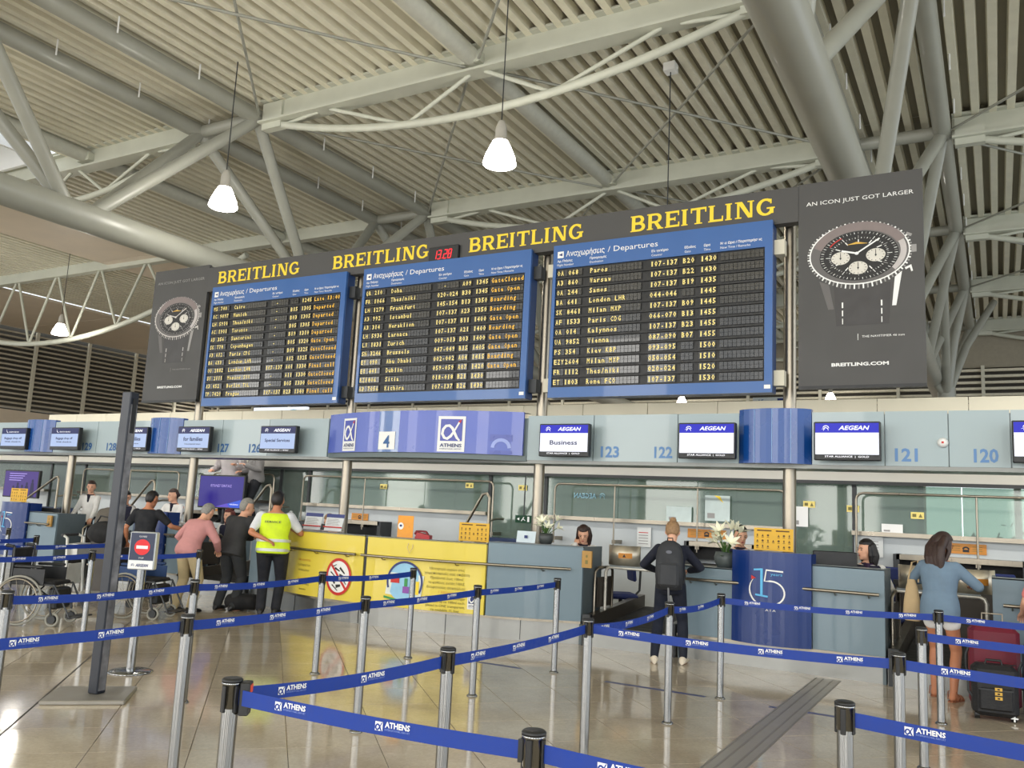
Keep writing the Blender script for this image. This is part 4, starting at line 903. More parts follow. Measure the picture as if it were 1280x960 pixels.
def arch_table(x0, x1, label, drums):
    t = thing('label_table', label, 'table', ((x0+x1)/2, 11.15, 0), 0, 'narrow tables bridging the belts'); w_ = (x1-x0)/2
    r = .07; P = [(-w_, 0, .3), (-w_, 0, 1.0-r), (-w_+r*.3, 0, 1.0-r*.3), (-w_+r, 0, 1.0), (w_-r, 0, 1.0), (w_-r*.3, 0, 1.0-r*.3), (w_, 0, 1.0-r), (w_, 0, .3)]
    MB().tube(P, .022, mat('cream_pipe', (214, 210, 200), .3, .4), 10).build('pipe_arch', t)
    MB().box(-w_+.06, w_-.06, -.02, .42, 1.005, 1.03, M_CTOP).build('table_top', t)
    for i, (x, lb) in enumerate(drums):
        d = thing('label_printer_guard', lb, 'printer guard', (x, 11.36, 1.03), 0, 'curved steel printer guards')
        mb = MB(); n = 18
        for a0 in range(1):
            vs = []
            for k in range(n+1):
                a = math.radians(180+180*k/n)
                for rr in (.23, .215):
                    for z in (0, .27): vs.append((rr*math.cos(a), .19*rr/.23*math.sin(a), z))
            fs = []
            for k in range(n): q = 4*k; fs += [(q, q+4, q+5, q+1), (q+2, q+3, q+7, q+6), (q+1, q+5, q+7, q+3), (q, q+2, q+6, q+4)]
            fs += [(0, 1, 3, 2), (4*n, 4*n+2, 4*n+3, 4*n+1)]
            mb.add(vs, fs, mat('stainless_drum', (214, 204, 186), .38, .85), True)
        mb.build('curved_shield', d); MB().box(-.12, .12, -.12, .06, 0, .18, M_DKG).build('printer', d)
        Fd = lambda x_, y_, d_=0.0: Vector((.232*math.sin(x_/.232)*1.0, -.192*math.cos(x_/.232)-d_-.002, y_))
        mb = MB()
        for k in range(8): a, b = -.02+.2*k/8, -.02+.2*(k+1)/8; mb.poly(rect(a, .1, b, .17), Fd, M_ORANGE, .003)
        mb.poly([(.04, .115), (.09, .115), (.065, .155)], Fd, M_BLKP, .006); mb.build('orange_sticker', d)
conveyor(-4.82, -3.54, 'black baggage belt between the curved counter and the backpacker')
conveyor(-1.11, -.1, 'black baggage belt beside the denim shirt woman')
conveyor(-12.66, -11.0, 'dark baggage belt behind the pink jumper, left of the curved counter')
conveyor(-16.0, -15.3, 'dark baggage belt behind the luggage trolley at left')
arch_table(-4.74, -3.6, 'narrow bridging table with a steel guard, left of the backpacker', [(-4.55, 'curved steel guard with orange sticker left of the backpacker')])
arch_table(-1.12, -.14, 'narrow bridging table in front of the denim shirt woman', [(-.83, 'curved steel guard left of the denim shirt woman'), (-.28, 'curved steel guard right of the denim shirt woman')])
# wall slots with steel hoods
for x0, x1, lb in ((-1.25, .3, 'long steel framed belt opening in the partition behind the denim shirt woman'), (-4.25, -3.2, 'steel framed belt opening in the partition right of the backpacker'), (-11.5, -10.3, 'steel framed belt opening in the partition behind the document stand'), (-15.6, -14.2, 'steel framed belt opening behind the red haired clerk')):
    t = thing('belt_opening', lb, 'conveyor opening', ((x0+x1)/2, 13.4, 1.1), 0, 'belt openings in the partition'); w_ = (x1-x0)/2
    MB().box(-w_, w_, -.25, .1, .2, .27, M_SS).build('steel_hood', t); MB().box(-w_, w_, -.05, .1, 0, .2, M_SLOT).build('dark_slot', t)
    for s in (-1, 1): MB().box(s*w_-.04, s*w_+.04, -.25, .1, -.15, .27, M_DKG).build('end_plate', t)
    MB().box(-w_, w_, -.7, -.05, -.12, -.06, M_RUB).build('belt', t); MB().box(-w_+.02, w_-.02, -.65, .0, -1.1, -.12, M_BROWN).build('support', t)

# navy cashier chairs and monitors
def monitor(x, y, z, w_, h_, label, rz=0, h0=.12):
    t = thing('desk_monitor', label, 'monitor', (x, y, z), rz, 'dark monitors behind the counters')
    MB().bbox(-w_/2, w_/2, -.02, .03, h0, h0+h_, .008, M_BLACK).build('case', t); MB().box(-.03, .03, 0, .04, 0, h0+.02, M_BLACK).build('stand', t); MB().box(-.1, .1, -.06, .1, 0, .015, M_BLACK).build('foot', t)
    MB().box(-w_/2+.02, w_/2-.02, .03, .034, h0+.02, h0+h_-.02, M_SLOT).build('display', t)
monitor(-1.72, 11.0, .76, .5, .4, 'dark monitor at the right end of the blue fifteen panel', .3, .25)
monitor(-10.3, 10.9, .76, .5, .3, 'dark monitor on the curved counter beside the hi-vis vest', -.1, .3)
monitor(-9.6, 10.75, .76, .3, .3, 'narrow dark monitor left of the document stand', -.1, .28)
monitor(-17.3, 11.0, .76, .75, .28, 'wide dark monitor right of the left fifteen panel', .0, .24)
def chair(x, y, rz, label):
    t = thing('clerk_chair', label, 'chair', (x, y, 0), rz, 'navy clerk chairs'); nv = mat('navy_fabric', (30, 42, 92), .8)
    MB().bbox(-.23, .23, -.22, .22, .48, .56, .03, nv).build('seat', t); MB().bbox(-.2, .2, -.27, -.22, .72, 1.18, .02, nv, Matrix.Rotation(-.1, 4, 'X')).build('backrest', t)
    MB().cyl(0, 0, .1, .48, .03, M_DKG).build('column', t); MB().tube([(0, -.2, .5), (0, -.29, .6), (0, -.3, .9)], .018, M_DKG, 8).build('back_support', t)
    for k in range(5): a = 2*PI*k/5; MB().tube([(0, 0, .12), (.26*math.cos(a), .26*math.sin(a), .05)], .02, M_DKG, 6).build('leg', t)
for k in (0,): pass
chair(-1.3, 12.75, 2.8, 'navy chair left of the steel guard, behind the dark bob haired clerk')
chair(-5.0, 12.35, 2.2, 'navy chair right of the clerk who rests her chin on her hand')
chair(.05, 12.95, 3.6, 'navy chair with white edge behind the right steel guard')

# ================================================================== THINGS ON THE COUNTERS
def picto_card(x, y, z, w_, h_, rz, label):
    t = thing('pictogram_card', label, 'notice card', (x, y, z), rz, 'amber pictogram notice cards'); MB().box(-w_/2, w_/2, 0, .006, 0, h_, M_AMBER).build('card', t)
    MB().box(-w_/2, w_/2, 0, .09, 0, .006, M_AMBER).build('foot', t)
    F = frame((-w_/2, 0, 0)); mb = MB(); bm_ = mat('picto_brown', (96, 66, 20), .6)
    mb.poly(rect(w_*.08, h_*.86, w_*.45, h_*.92), F, bm_, .002); mb.poly(rect(w_*.56, h_*.86, w_*.9, h_*.92), F, bm_, .002)
    for r in range(3):
        for c in range(7):
            if c == 3 and r != 1: continue
            cx__, cy__ = w_*(.09+.135*c), h_*(.68-.24*r); s = h_*.05
            if (r+c) % 3 == 0: mb.poly(rect(cx__-s*.5, cy__-s, cx__+s*.5, cy__+s), F, bm_, .002)
            elif (r+c) % 3 == 1: mb.poly([(cx__-s, cy__-s), (cx__+s, cy__-s), (cx__, cy__+s)], F, bm_, .002)
            else: mb.poly(ellipse(cx__, cy__, s, s, 10), F, bm_, .002)
            mb.poly(rect(cx__-s, cy__-s*2, cx__+s, cy__-s*1.6), F, bm_, .002)
    mb.build('pictograms', t)
picto_card(-2.38, 10.72, 1.375, .46, .27, .1, 'amber pictogram card on top of the blue fifteen panel, by the lilies')
picto_card(-6.44, 10.38, 1.245, .46, .26, .15, 'amber pictogram card on the yellow counter, beside the stair rail')
picto_card(-17.95, 10.7, 1.375, .5, .28, .1, 'amber card on top of the leftmost blue fifteen panel')
def small_label(x, y, z, w_, h_, label, name='phone_notice', m=M_ORANGE):
    t = thing(name, label, 'label', (x, y, z), 0, 'orange notices on the partition'); MB().box(-w_/2, w_/2, 0, .008, 0, h_, m).build('plate', t)
    F = frame((-w_/2, 0, 0)); mb = MB(); mb.stroke(arc(w_*.5, h_*.35, h_*.28, h_*.3, 20, 160, 8), h_*.16, F, M_BLKP, .002); mb.poly(rect(w_*.5-h_*.28, h_*.18, w_*.5+h_*.28, h_*.42), F, M_BLKP, .0022)
    for k in range(3): mb.poly(rect(w_*.66, h_*(.3+.2*k), w_*.9, h_*(.35+.2*k)), F, M_OLIVE, .002); mb.poly(rect(w_*.08, h_*(.3+.2*k), w_*.36, h_*(.35+.2*k)), F, M_OLIVE, .002)
    mb.build('notice_print', t)
small_label(-.4, 13.48, 1.42, .5, .14, 'orange telephone notice on the wall behind the denim shirt woman')
small_label(-4.03, 13.48, 1.42, .62, .14, 'orange telephone notice on the wall right of the backpacker')
small_label(-11.05, 13.48, 1.37, .42, .13, 'orange notice on the wall behind the document stand')
small_label(-15.05, 13.48, 1.28, .4, .14, 'orange notice on the wall under the blue slideshow screen')
for x, z, lb in ((-2.48, 1.97, 'small yellow sign on the glass just right of the steel pole'), (-1.86, 1.93, 'small yellow sign on the glass by the door post right of the pole'), (-1.0, 1.87, 'small yellow sign on the glass above the dark bob haired clerk'), (-8.55, 2.08, 'small yellow sign on the glass left of the sloping stair rail top'), (-7.42, 2.07, 'small yellow sign on the glass door left of the pole'), (-10.55, 2.0, 'small yellow sign on the glass above the document stand')):
    t = thing('glass_sign', lb, 'sign', (x, 13.53, z), 0, 'small yellow signs on the glass'); MB().box(-.085, .085, 0, .008, 0, .095, mat('sign_pale_yellow', (244, 224, 130), .5)).build('plate', t)
    mb = MB(); F = frame((-.085, 0, 0)); mb.poly(rect(.02, .025, .07, .07), F, M_OLIVE, .002); mb.poly([(.1, .02), (.15, .02), (.125, .075)], F, M_OLIVE, .002); mb.build('sign_symbol', t)
t = thing('orange_leaflet', 'orange leaflet card with a white round spot standing on the yellow counter', 'leaflet', (-7.43, 10.1, 1.245), -.02); MB().box(-.14, .14, 0, .006, 0, .31, mat('leaflet_orange', (240, 160, 50), .5)).build('card', t)
mb = MB(); F = frame((-.14, 0, 0)); mb.poly(ellipse(.06, .16, .05, .05, 20), F, M_WHITE, .002); mb.poly(rect(.04, .15, .08, .18), F, M_NAVYP, .003); text(mb, '*', F, .2, .12, .05, M_ORP); mb.build('leaflet_print', t)
t = thing('desk_telephone', 'red telephone with dangling pale cord on the yellow counter', 'telephone', (-7.12, 10.12, 1.245), .3)
mb = MB(); mb.slab([(-.11, 0), (.11, 0), (.11, .05), (-.08, .09)], frame((0, -.06, 0)), mat('telephone_red', (170, 26, 30), .35), -.14, 0); mb.build('body', t)
MB().tube([(-.11, -.05, .06), (-.09, -.05, .1), (-.02, -.04, .105), (.05, -.04, .1), (.08, -.04, .06)], [.02, .016, .013, .016, .02], mat('telephone_dark_red', (120, 16, 22), .4), 8).build('handset', t)
MB().tube([(-.1, -.06, .03), (-.13, -.2, -.02), (-.14, -.26, -.12), (-.1, -.27, -.2), (-.06, -.26, -.12), (-.08, -.2, -.01)], .004, mat('cord_pale', (214, 190, 160), .6), 6).build('cord', t)
def holder(x, label):
    t = thing('document_holder', label, 'stand', (x, 10.28, 1.245), -.05, 'tilted document holders'); T = Matrix.Rotation(math.radians(-14), 4, 'X')
    MB().box(-.18, .18, 0, .01, 0, .27, mat('holder_paper', (222, 226, 228), .5), T).build('sheet', t); MB().box(-.185, .185, -.004, 0, .22, .275, mat('holder_blue', (60, 70, 130), .5), T).build('top_band', t)
    MB().box(-.185, .185, -.03, 0, .06, .075, M_REDP, T).build('red_strip', t); MB().box(-.185, .185, -.04, .06, 0, .015, mat('clear_grey', (170, 160, 160), .3)).build('foot', t)
    mb = MB(); F0_ = frame((-.18, 0, 0)); F = lambda a, b, d=0.0: T @ F0_(a, b, d)
    for k in range(6): mb.poly(rect(.03, .1+.018*k, .3-.02*(k % 3), .106+.018*k), F, M_GREYP, .002)
    mb.build('lines_print', t)
holder(-9.38, 'tilted document holder, left one of the pair on the yellow counter'); holder(-8.95, 'tilted document holder, right one of the pair on the yellow counter')
t = thing('small_card', 'small white card beside the lily vase on the curved counter', 'card', (-5.7, 10.55, 1.275), .1); MB().box(-.14, .14, 0, .006, 0, .16, mat('card_white_blue', (206, 220, 228), .4), Matrix.Rotation(-.2, 4, 'X')).build('card', t)
mb = MB(); mb.poly(rect(.12, .06, .17, .1), frame((-.14, 0, 0)), M_NAVYP, .004); mb.build('card_print', t)
t = thing('exit_sign', 'small green running man exit sign by the glass door left of the lilies', 'sign', (-7.25, 13.3, 1.5)); MB().box(-.16, .16, 0, .03, 0, .13, mat('exit_green', (30, 96, 62), .4, 0, 0, emit=.15)).build('sign_box', t)
mb = MB(); F = frame((-.16, 0, 0)); mb.stroke([(.12, .03), (.15, .07), (.17, .1)], .014, F, M_WHITE, .002); mb.stroke([(.15, .07), (.2, .04)], .012, F, M_WHITE, .002); mb.poly(rect(.24, .02, .28, .11), F, M_WHITE, .002); mb.poly([(.03, .065), (.08, .04), (.08, .09)], F, M_WHITE, .002); mb.build('exit_symbol', t); MB().box(-.01, .01, .01, .02, .13, .86, M_DKG).build('hanger', t)
# lilies
def lilies(x, y, z, label, pot, n, s, seed, vy=.0):
    t = thing('lily_vase', label, 'flowers', (x, y, z), 0, 'vases of white lilies'); r = random.Random(seed)
    MB().lathe([(.001, 0), (.08*s, 0), (.105*s, .05*s), (.11*s, .1*s), (.095*s, .15*s), (.085*s, .15*s), (.085*s, .1*s), (.001, .09*s)], pot, 20).build('vase', t)
    pet = mat('lily_cream', (242, 240, 214), .5, 0, .05, 20); grn = mat('leaf_green', (70, 104, 46), .5, 0, .1, 20)
    for k in range(n):
        a = 2*PI*k/n+r.uniform(-.3, .3); q = r.uniform(.05, .16)*s; h = r.uniform(.22, .38)*s; tip = Vector((q*math.cos(a), q*math.sin(a), h))
        st = MB().tube([(0, 0, .1*s), tip*.5+Vector((0, 0, .06*s)), tip], .005, grn, 6).build('stem', t)
        d = (tip-Vector((0, 0, .12*s))).normalized(); u = d.orthogonal().normalized(); v = d.cross(u); mb = MB()
        for p in range(6):
            b = 2*PI*p/6; o_ = u*math.cos(b)+v*math.sin(b); sd = (d.cross(o_)).normalized(); P = []
            for i, (f, wv) in enumerate(((0, .006), (.035, .018), (.07, .02), (.1, .003))):
                c = tip+d*(f*.75*s)+o_*(f*f*7+f*.25)*s; P += [c-sd*wv*s, c+sd*wv*s]
            mb.add(P, [(0, 1, 3, 2), (2, 3, 5, 4), (4, 5, 7, 6)], pet, True)
        mb.build('lily_flower', st)
    for k in range(14):
        a = r.uniform(0, 2*PI); q = r.uniform(.1, .2)*s; h = r.uniform(.12, .3)*s; d = Vector((math.cos(a), math.sin(a), 0)); sd = Vector((-d.y, d.x, 0))
        P = [Vector((0, 0, .12*s)), d*q*.5+Vector((0, 0, h))-sd*.018*s, d*q+Vector((0, 0, h*.9)), d*q*.5+Vector((0, 0, h))+sd*.018*s]; MB().add(P, [(0, 1, 2, 3)], grn).build('leaf', t)
lilies(-5.42, 10.62, 1.275, 'dark pot of white lilies on the curved counter, in front of the steel pole', mat('pot_dark', (62, 66, 66), .4), 7, .95, 2)
lilies(-2.98, 10.78, 1.135, 'grey vase of large white lilies left of the blue fifteen panel', mat('pot_grey', (84, 92, 92), .4), 8, 1.25, 5)
# white edge strip, hooks, papers on the wall
for i, (x, z, w_, h_, lb) in enumerate(((-5.07, 1.22, .24, .32, 'white notice sheet with red marks on the wall left of the backpacker'), (-1.6, 1.3, .3, .3, 'pale grey notice sheet on the wall above the dark bob haired clerk'), (-19.7, 1.0, .6, .55, 'white notice board behind the far left clerk'), (-13.6, 1.2, .4, .35, 'white notice sheet on the wall under the right part of the blue slideshow screen'))):
    t = thing('wall_notice', lb, 'notice', (x, 13.46, z)); MB().box(-w_/2, w_/2, 0, .006, 0, h_, mat('paper_white', (214, 216, 214), .6)).build('sheet', t); mb = MB(); F = frame((-w_/2, 0, 0))
    for k in range(5): mb.poly(rect(w_*.12, h_*(.15+.14*k), w_*.8, h_*(.19+.14*k)), F, M_REDP if (i == 0 and k == 4) else M_GREYP, .002)
    mb.build('notice_print', t)
def wall_screen(x0, x1, y, z0, z1, label, mode):
    t = thing('slideshow_screen', label, 'screen', ((x0+x1)/2, y, z0)); W = x1-x0; H = z1-z0; MB().bbox(-W/2, W/2, 0, .08, 0, H, .01, M_BLACK).build('housing', t)
    MB().cyl(0, .12, -z0, H*.7, .035, M_DKG).build('stand_pole', t); MB().cyl(0, .12, -z0, -z0+.03, .25, M_DKG).build('stand_base', t); F = frame((-W/2, 0, 0)); mb = MB(); mb.poly(rect(.03, .03, W-.03, H-.03), F, M_SCRV if mode else mat('screen_violet', (84, 58, 146), .3, 0, .0, emit=.55), .002); mb.build('display', t); mb = MB()
    if mode:
        text(mb, 'ΕΠΙΛΕΓΟΝΤΑΣ', F, W*.27, H*.64, .05, mat('screen_lilac_text', (190, 170, 250), .3, 0, 0, emit=.9), width=W*.46, dz=.004); mb.poly([(W*.42, .03), (W*.95, .03), (W*.95, H*.28)], F, mat('screen_swoosh', (40, 84, 220), .3, 0, 0, emit=.8), .004); mb.poly([(W*.4, .03), (W*.72, .03), (W*.66, H*.16)], F, mat('screen_swoosh2', (90, 70, 200), .3, 0, 0, emit=.8), .005); text(mb, 'AEGEAN', F, W*.72, H*.12, .025, M_SCRT, width=W*.18, dz=.007)
    else:
        sv = mat('screen_dark_violet', (40, 26, 84), .3, 0, 0, emit=.5)
        for cx__, hh in ((.3, .3), (.42, .42), (.55, .34), (.68, .44), (.84, .55)): mb.poly([(W*(cx__-.07), .03), (W*(cx__+.07), .03), (W*(cx__+.04), H*hh), (W*(cx__-.04), H*hh)], F, sv, .004); mb.poly(ellipse(W*cx__, H*(hh+.06), .045, .05, 12), F, sv, .004)
        for k in range(4): mb.poly(rect(W*.15, H*(.62+.08*k), W*(.5+.05*k), H*(.64+.08*k)), F, mat('screen_lilac_text', (190, 170, 250), .3, 0, 0, emit=.9), .004)
    mb.build('screen_picture', t)
wall_screen(-14.72, -13.38, 12.6, 1.45, 2.14, 'large indigo slideshow screen on a stand behind the desks', 1)
wall_screen(-21.85, -20.4, 12.6, 1.42, 2.1, 'large violet slideshow screen at the far left behind the desks', 0)
t = thing('window_lettering', 'pale mirrored airline lettering seen on the glass left of the pole-side pane', 'lettering', (-6.1, 13.54, 1.98)); mb = MB(); F = frame((-.3, 0, 0)); text(mb, 'AEGEAN', F, .0, 0, .085, mat('pale_cyan_print', (150, 200, 220), .4), width=.42, flipx=True, bold=.02); bird_logo(mb, F, .46, 0, .12, mat('pale_cyan_print', (150, 200, 220), .4)); mb.build('lettering', t)
for x, w_, zz, hh, lb in ((-4.5, .42, 1.66, .24, 'pale rectangle notice on the glass above the backpacker'), (-3.87, .4, 1.7, .4, 'pale poster with yellow corner on the glass right of the backpacker'), (-2.6, .22, 1.68, .3, 'white sheet on the glass behind the steel pole'), (-1.33, .28, 1.66, .12, 'white sheet low on the glass above the dark bob haired clerk')):
    t = thing('glass_notice', lb, 'notice', (x, 13.5, zz)); MB().box(-w_/2, w_/2, 0, .005, 0, hh, mat('glass_paper', (196, 210, 208), .6) if hh in (.24, .4) else M_WHITE).build('sheet', t)
    mb = MB(); mb.poly(rect(w_*.1, hh*.1, w_*.4, hh*.3), frame((-w_/2, 0, 0)), M_GREYP, .002)
    if hh == .4: mb.poly([(.15, .4), (.3, .28), (.24, .39)], frame((-w_/2, 0, 0)), M_YTXT, .003)
    mb.build('notice_print', t)
# amber plates on the counter ends
for x, y, z, lb in ((-4.9, 10.6, 1.0, 'brown yellow plate at the right end of the curved counter'), (-16.65, 10.55, .93, 'brown yellow plate at the right end of the leftmost counter')):
    t = thing('end_plate', lb, 'plate', (x+.12, y-.02, z), 0, 'plates on counter ends'); MB().box(-.07, .07, 0, .03, 0, .22, mat('plate_brass', (178, 136, 66), .5)).build('plate', t); mb = MB(); F = frame((-.1, 0, 0)); mb.poly(ellipse(.1, .15, .016, .02, 10), F, M_OLIVE, .002); mb.poly(rect(.08, .05, .12, .1), F, M_OLIVE, .002); mb.build('plate_print', t)

# ================================================================== POSTS AND BELTS
M_SLOTB = mat('post_black_slot', (20, 20, 21), .4)
def post(x, y, label, links=(), h=.985, clip=None, rz=None):
    """links: (x2, y2, sag) where the belt of this post is drawn to"""
    ang = rz if rz is not None else (math.atan2(links[0][1]-y, links[0][0]-x) if links else 0)
    t = thing('queue_post', label, 'queue post', (x, y, 0), 0, 'steel queue posts with blue belts')
    MB().cyl(0, 0, .01, h-.1, .032, M_CHROME, 24).build('tube', t)
    MB().lathe([(.001, 0), (.05, 0), (.05, .006), (.036, .02), (.033, .02)], M_CHROME, 24).build('floor_collar', t)
    MB().lathe([(.034, h-.1), (.036, h-.1), (.036, h-.012), (.04, h-.012), (.041, h-.004), (.036, h), (.001, h)], M_CHROME, 24).build('head', t)
    MB().lathe([(.001, h-.0005), (.038, h-.0005), (.04, h-.006), (.041, h+.006), (.034, h+.012), (.001, h+.01)], M_BLACK, 24).build('top_cap', t)
    for k in range(4):
        a = ang+PI/2*k; T = Matrix.Rotation(a, 4, 'Z'); MB().bbox(.028, .0395, -.011, .011, h-.115, h-.012, .003, M_SLOTB, T).build('belt_slot', t)
    for i, (x2, y2, sag) in enumerate(links):
        d = Vector((x2-x, y2-y, 0)); L = d.length; d.normalize(); n = 14; mb = MB(); zt = h-.028; bw = .058
        side = Vector((d.y, -d.x, 0))
        if side.dot(Vector((-x, -y, 0))) < 0: side = -side
        P = [d*(.036+(L-.072)*k/n)+Vector((0, 0, -sag*4*(k/n)*(1-k/n))) for k in range(n+1)]
        vs = []
        for p in P:
            for s in (.0008, -.0008):
                for z in (zt, zt-bw): vs.append(p+side*s+Vector((0, 0, z)))
        fs = []
        for k in range(n): a = 4*k; b = a+4; fs += [(a, b, b+1, a+1), (a+2, a+3, b+3, b+2), (a, a+2, b+2, b), (a+1, b+1, b+3, a+3)]
        mb.add(vs, fs, M_TAPE); bl = mb.build('belt', t)
        left = side.cross(Vector((0, 0, 1)))   # reading direction seen from the side the print faces
        ux = Vector((0, 0, 1)).cross(side); fwd_ = ux.dot(d) > 0
        s0 = .22
        while s0 < L-.3:
            def F(a, b, dd=0.0, s0=s0):
                s = s0+a if fwd_ else s0+.3-a; q = s/L
                return d*s+Vector((0, 0, zt-bw+b-sag*4*q*(1-q)))+side*(.0016+dd)
            mb = MB(); airport_logo(mb, F, 0, .012, .04, .038, full=False, sq=M_WHITE, card=None, line=M_TAPE, dz=.0006, lw=1.5)
            text(mb, 'ATHENS', F, .045, .03, .02, M_WHITE, width=.105, bold=.03, dz=.001, res=1)
            text(mb, 'INTERNATIONAL AIRPORT', F, .045, .019, .007, mat('belt_small_print', (130, 150, 215), .5), width=.105, dz=.001, res=1)
            mb.build('belt_mark', bl); s0 += .46
        MB().box(L-.05, L-.034, -.012, .012, zt-bw-.008, zt+.006, M_BLACK, Matrix.Rotation(math.atan2(d.y, d.x), 4, 'Z')).build('belt_clip', bl)
    return t
s = .02
post(-2.64, 2.52, 'nearest post at lower left with black belt cassette and orange button', [(-2.46, 3.78, s), (-1.34, 2.60, .01)])
post(-2.46, 3.78, 'post with black top in the lower middle, left of the nearest belt crossing', [(-2.47, 5.53, .015)])
post(-1.34, 2.60, 'post at the bottom edge of the photo, only its round head showing', [(.3, 2.68, s)])
post(-.57, 3.87, 'post with black cap at the lower right, a belt leaving to the right edge', [(1.4, 3.75, s)])
post(-4.4, 1.95, 'post left out of the photo whose belt runs along the left foreground', [(-4.22, 3.63, .01)])
post(-4.22, 3.63, 'tall looking post at lower left, right of the black totem', [(-4.25, 5.33, .01)])
post(-4.25, 5.33, 'second post of the left row, in front of the prohibited items panel', [(-4.26, 6.99, .01)])
post(-4.26, 6.99, 'third post of the left row, in front of the liquids notice', [(-4.22, 8.59, .01)])
post(-4.22, 8.59, 'last post of the left row, by the slate end of the curved counter')
post(-5.88, 3.52, 'post at the left edge of the photo, in front of the left wheelchair', [(-5.91, 5.12, s)])
post(-5.91, 5.12, 'post right of the round sign stand, behind the tall looking post', [(-5.97, 6.77, s)])
post(-5.97, 6.77, 'post before the yellow counter, left of the red ring sign', [(-5.86, 8.18, s)])
post(-5.86, 8.18, 'post before the liquids bag sign on the yellow counter')
post(-2.47, 5.53, 'post at the corner where three belts meet, before the left baggage belt', [(-2.47, 7.22, .035), (-.53, 5.61, .02)])
post(-2.47, 7.22, 'post in front of the backpacker', [(-2.4, 8.55, .03)])
post(-2.4, 8.55, 'post in front of the left edge of the blue fifteen panel', [(-.5, 8.93, .02)])
post(-.5, 8.93, 'post right in front of the denim shirt woman', [(1.5, 9.1, .02)])
post(-.52, 7.19, 'post left of the denim shirt woman, a middle belt leaving to the right', [(1.5, 7.3, .02)])
post(-.53, 5.61, 'post at the end of the long front belt, before the right baggage belt', [(1.5, 5.55, .02)])
post(-9.31, 6.52, 'post partly behind the black totem at left', [(-9.12, 7.93, .02)])
post(-9.12, 7.93, 'post beside the pink jumper passenger', )
post(-9.35, 4.9, 'post left out of the photo before the left wheelchair', [(-9.31, 6.52, .02)])
post(-12.38, 7.73, 'dark looking post in front of the leftmost blue fifteen panel')
post(-12.3, 5.9, 'far post left out of the photo, belt towards the leftmost counter', [(-12.38, 7.73, .02)])
post(-11.2, 5.6, 'far post left out of the photo, belt towards the trolley', [(-11.03, 7.95, .02)])
post(-11.03, 7.95, 'post behind the black totem, by the luggage trolley')
post(-14.5, 8.55, 'post at the left photo edge before the leftmost counter')
# orange release button of the nearest post
t = [o for o in bpy.data.objects if o.name == 'queue_post'][0]
MB().bbox(.036, .075, -.03, .03, .86, .985, .004, M_BLACK, Matrix.Rotation(.6, 4, 'Z')).build('belt_cassette', t)
MB().box(.06, .078, -.018, .018, .945, .975, mat('orange_button', (236, 84, 40), .4), Matrix.Rotation(.6, 4, 'Z')).build('release_button', t)

# black totem on a steel plate
t = thing('totem_post', 'tall scuffed black post standing on a square steel base plate at left', 'post', (-6.56, 4.78, 0), math.radians(43))
MB().bbox(-.36, .27, -.28, .28, 0, .035, .006, mat('steel_plate_base', (150, 146, 138), .45, .6)).build('base_plate', t)
T = Matrix.Rotation(math.radians(-34), 4, 'Z'); MB().bbox(-.05, .05, -.05, .05, .035, 2.56, .008, mat('totem_blue_black', (18, 24, 36), .35), T).build('upright', t)
MB().box(.0495, .052, -.036, .036, .06, 2.45, mat('worn_grey_strip', (116, 116, 120), .45, .2, .5, 9), T).build('worn_face', t)
MB().box(.051, .06, -.02, .02, 2.2, 2.5, M_BLACK, T).build('top_fitting', t)
# no entry sign stand
t = thing('sign_stand', 'no entry sign box on a round steel post stand at left', 'sign', (-7.25, 5.62, 0), math.radians(32))
MB().lathe([(.001, 0), (.2, 0), (.205, .006), (.19, .016), (.06, .022), (.001, .022)], M_CHROME, 32).build('round_base', t); MB().cyl(0, 0, .02, .97, .04, M_CHROME, 24).build('pole', t)
MB().bbox(-.125, .125, -.045, .045, .96, 1.32, .008, mat('sign_box_silver', (190, 194, 196), .35, .5)).build('sign_box', t)
F = frame((-.125, -.046, .96)); mb = MB(); mb.poly(rect(.01, .09, .24, .35), F, mat('sign_navy', (38, 48, 78), .4), .001); mb.poly(rect(.01, .01, .24, .085), F, M_WHITE, .001)
mb.poly(ellipse(.125, .215, .075, .075, 28), F, mat('no_entry_red', (226, 30, 36), .4), .003); mb.poly(rect(.07, .2, .18, .23), F, M_WHITE, .005)
text(mb, 'CLOSED', F, .125, .31, .015, M_WHITE, align='C', dz=.003); text(mb, 'STOP', F, .125, .105, .015, M_WHITE, align='C', dz=.003); text(mb, 'AEGEAN', F, .14, .03, .028, M_NAVYP, align='C', width=.12, bold=.03, shear=.2, dz=.003); bird_logo(mb, F, .03, .03, .035, M_NAVYP, .003)
mb.build('sign_face', t)

